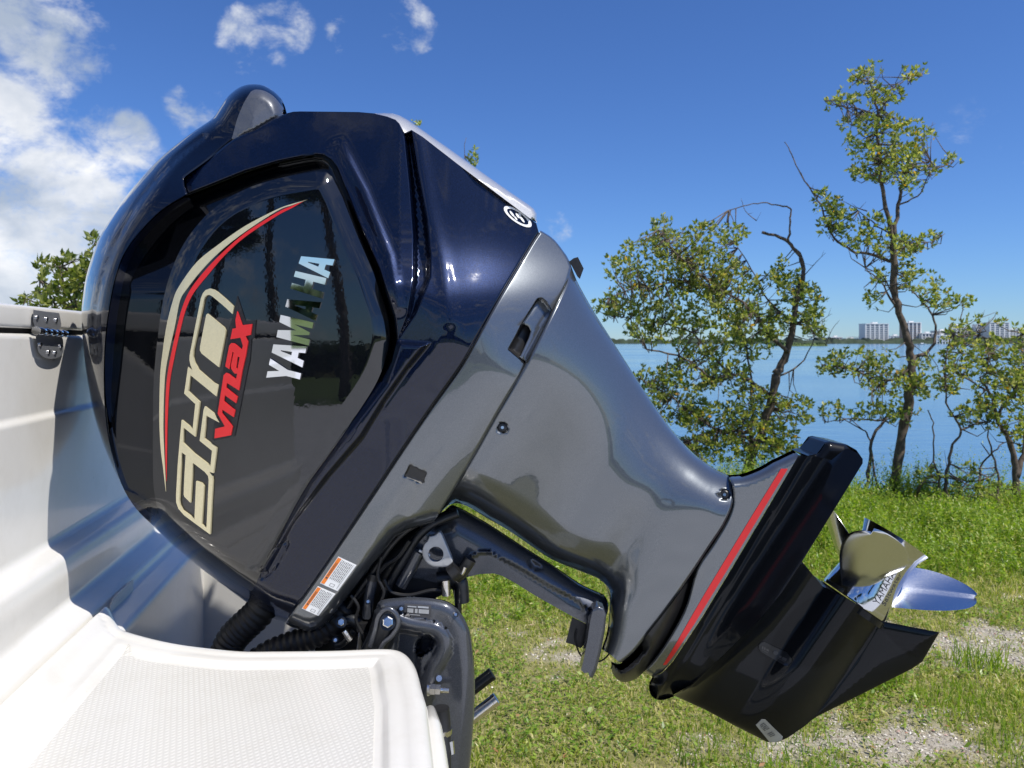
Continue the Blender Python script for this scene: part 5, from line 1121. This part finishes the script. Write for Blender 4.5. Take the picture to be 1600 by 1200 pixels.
surf('tilt_lock_eye', [eye_o, ell(681, 866, 12, 12, 0, 24)], lambda P: .098 - .002 * (1 - prof(sd(P, eye_o) / 3)), M['grey_label'], motor, 4, (1, 2.5), False, .012)
surf('eye_pin', ell(698, 877, 6.5, 6.5, 0, 16), lambda P: flat_h(P, .0985), M['grey_label'], motor, 4, (), False, .003)
HOUS = crv([(487, 1000), (520, 960), (560, 905), (600, 858), (640, 826), (680, 806), (705, 792)], 3)[:-1] + [(705, 792), (720, 830), (724, 905), (700, 925), (680, 935), (640, 945), (600, 960), (580, 1010), (560, 1060), (500, 1040)]
surf('swivel_housing', HOUS, lambda P: .05 - .03 * (1 - prof(seg_dist(P, HOUS[:19]) / 30)), M['castdark'], motor, 6, (1, 3, 6), True)
def tub(name, pts, r, h, mat, parent=motor, seg=12, n=4, smooth=True):
    c = crv(pts, n) if len(pts) > 2 else pts; hh = h if hasattr(h, '__len__') else [h] * len(pts)
    t = np.linspace(0, 1, len(c)); hs = np.interp(t, np.linspace(0, 1, len(hh)), hh); b = MB(); b.tube([W(p[0], p[1], YC - q) for p, q in zip(c, hs)], r, seg); return b.build(name, mat, parent, smooth, 40)
tub('housing_rib', [(716, 802), (690, 812), (666, 826), (648, 845), (630, 875), (612, 905), (598, 932)], .0085, .078, M['castdark'])
tub('housing_rib', [(655, 862), (640, 890), (626, 915)], .012, .075, M['cast'])
tub('housing_rib', [(680, 806), (640, 826), (612, 852), (585, 890), (560, 925), (540, 955)], .005, .10, M['black_plastic'])
tub('tilt_ram', [(583, 903), (577, 930), (573, 965)], .0098, .10, M['cast']); tub('ram_cap', [(585, 896), (583, 906)], .012, .10, M['black_plastic'])
tub('trim_rod', [(565, 985), (562, 1015), (560, 1030)], .0058, .115, M['steel']); tub('rod_seal', [(566, 972), (565, 985)], .0105, .112, M['black_plastic'])
tub('steering_link', [(530, 973), (545, 968), (560, 973), (570, 990)], .0125, .10, M['castdark']); tub('link_pin', [(556, 985), (535, 1005), (524, 1008)], .007, .105, M['castdark'])
def bolt(px, py, h, r, mat='steel', parent=motor, name='hex_bolt'):
    b = MB(); Y = YC - h; b.tube([W(px, py, Y + .006), W(px, py, Y)], [r * 1.45, r * 1.45], 18); o = b.build('washer', M['castdark'], parent, True, 40)
    b = MB(); b.tube([W(px, py, Y), W(px, py, Y - .006), W(px, py, Y - .007)], [r, r, r * .8], 6); b.build(name, M[mat], o)
    b = MB(); b.tube([W(px, py, Y - .006), W(px, py, Y - .011)], [r * .5, r * .45], 12); b.build('bolt_end', M[mat], o, True, 40)
bolt(533, 972, .118, .0070)
CBR = crv([(575, 1060), (580, 1000), (588, 950), (592, 940), (604, 935), (637, 932), (665, 933), (686, 936), (700, 940), (712, 948), (724, 964), (732, 980), (736, 995), (740, 1030), (742, 1062), (741, 1110), (737, 1170), (732, 1215), (724, 1262)], 3)
CB = CBR + [(640, 1262), (610, 1160)]
RIB = crv([(618, 968), (638, 976), (662, 981), (680, 985), (691, 996), (694, 1012), (688, 1030), (678, 1045), (670, 1070), (662, 1100)], 4)
def h_cb(P):
    d = seg_dist(P, CBR); h = .135 + .020 * prof(d / 20)
    hole = cclosed([(655, 1000), (668, 994), (676, 1000), (675, 1012), (666, 1020), (656, 1026), (650, 1015)], 4)
    h -= .05 * ss(sd(P, hole), -2, 3)
    rr = seg_dist(P, RIB); h += .011 * prof(np.clip(1 - rr / 13, 0, 1) * .9)
    pocket = [(620, 985), (658, 990), (655, 1030), (655, 1060), (610, 1060)]; h -= .012 * ss(sd(P, pocket), -3, 5)
    return h
br = surf('clamp_bracket', CB, h_cb, M['cast'], motor, 4, (.8, 2, 4, 7, 11), True); br['label'] = 'grey cast clamp bracket on the transom'
tub('link_arm', [(606, 958), (602, 975), (594, 1000), (580, 1030)], .024, .160, M['castdark'], seg=16)
tub('link_rim', [(578, 1010), (586, 985), (592, 962), (606, 951), (619, 960), (622, 976), (612, 994), (600, 1004), (592, 1020)], .0045, .182, M['cast'])
bolt(606, 972, .186, .0095)
lp = surf('rating_plate', [(632, 943), (674, 946), (673, 966), (631, 963)], lambda P: h_cb(P) + .0012, M['ink'], br, 6, (), False, .001)
print_rects('plate_print', [(.12, .35, .34, .68), (.40, .35, .50, .68), (.54, .35, .92, .68), (.12, .15, .45, .25), (.5, .12, .9, .26), (.12, .8, .6, .85)], [(632, 943), (674, 946), (673, 966), (631, 963)], h_cb, .0019, M['grey_label'], lp)
# through bolt with two nuts; cast rod ends
def cyl(name, p0, p1, r, mat, parent=motor, seg=14, smooth=True):
    b = MB(); b.tube([p0, p1], r if hasattr(r, '__len__') else [r, r], seg); return b.build(name, mat, parent, smooth, 40)
YB = YC - .175; a = W(668, 1077, YB)
o = cyl('stud_washer', a + (.000, 0, 0), a + (.004, 0, 0), .0118, M['steel'], br, 20); X = lambda t: a + A((t, 0, -.002 * t / .04))
cyl('nut', X(.004), X(.013), .0098, M['steel'], br, 6, False); cyl('nut', X(.0135), X(.0225), .0090, M['steel'], br, 6, False)
st_ = MB(); ts = np.linspace(.0225, .0375, 14); st_.tube([X(t) for t in ts], [.0055 if i % 2 else .0049 for i in range(14)], 12); st_.build('threaded_stud', M['steel'], br, True, 30)
cyl('grease_cap', W(686, 1060, YC - .158), W(686, 1060, YC - .168), .0052, M['steel'], br)
for p, q, mat in [((722, 1089), (770, 1052), 'black_plastic'), ((716, 1138), (777, 1091), 'steel')]:
    A0, B0 = W(*p, YC - .03), W(*q, YC - .02); d = B0 - A0; b = MB(); b.tube([A0, A0 + d * .9, A0 + d * .905, A0 + d * .985, B0], [.0118, .0118, .0124, .0124, .0105], 18); b.build('trim_ram', M['blackpaint'] if mat == 'black_plastic' else M['steel'], motor, True, 40)
# pivot hardware where the arm meets the bracket
tub('pivot_cap', [(705, 897), (716, 888)], .0165, .095, M['black_plastic']); tub('pivot_pin', [(696, 906), (697, 930)], .0082, .11, M['steel']); tub('pivot_boss', [(684, 905), (700, 903), (718, 906), (722, 940)], .014, .07, M['castdark'])
tub('pivot_clip', [(712, 903), (722, 896), (727, 886)], .0038, .1, M['steel'])
tub('cable_guard', [(735, 873), (722, 893), (712, 902)], .012, .082, M['black_plastic'])
def corrug(pts, r, h, name, label=None):
    c = crv(pts, 14); P = [W(p[0], p[1], YC - h) for p in c]; b = MB(); b.tube(P, [r * (1 + (.075 if (i // 2) % 2 else -.05)) for i in range(len(c))], 18); o = b.build(name, M['rubber'], motor, True)
corrug([(425, 925), (404, 957), (380, 980), (362, 1000), (350, 1030), (346, 1060)], .0275, .07, 'corrugated_hose'); corrug([(545, 945), (520, 975), (490, 994), (455, 1006), (420, 1020), (390, 1040)], .0215, .085, 'corrugated_hose')

tub('wire', [(600, 905), (612, 925), (640, 930), (676, 922), (700, 926)], .0035, .10, M['rubber'], seg=8); tub('wire', [(548, 930), (560, 948), (556, 968), (566, 990)], .003, .125, M['rubber'], seg=8)
tub('wire', [(596, 870), (590, 900), (600, 925), (590, 950)], .0028, .12, M['rubber'], seg=8); tub('hydraulic_line', [(640, 845), (622, 870), (600, 885), (578, 915), (552, 940), (536, 962)], .0042, .095, M['black_plastic'], seg=8)
tub('hydraulic_line', [(700, 905), (712, 920), (716, 950), (714, 990)], .0065, .06, M['black_plastic'], seg=8)
bolt(575, 940, .122, .0036); bolt(627, 951, h_cb(A([(627, 951)]))[0] + .006, .0042); bolt(712, 960, .15, .0035); bolt(524, 1000, .11, .004)
tub('cable_clip', [(538, 985), (548, 1000)], .006, .118, M['steel'], seg=8); tub('tie_wrap', [(655, 860), (672, 868)], .0025, .09, M['white_print'], seg=6)
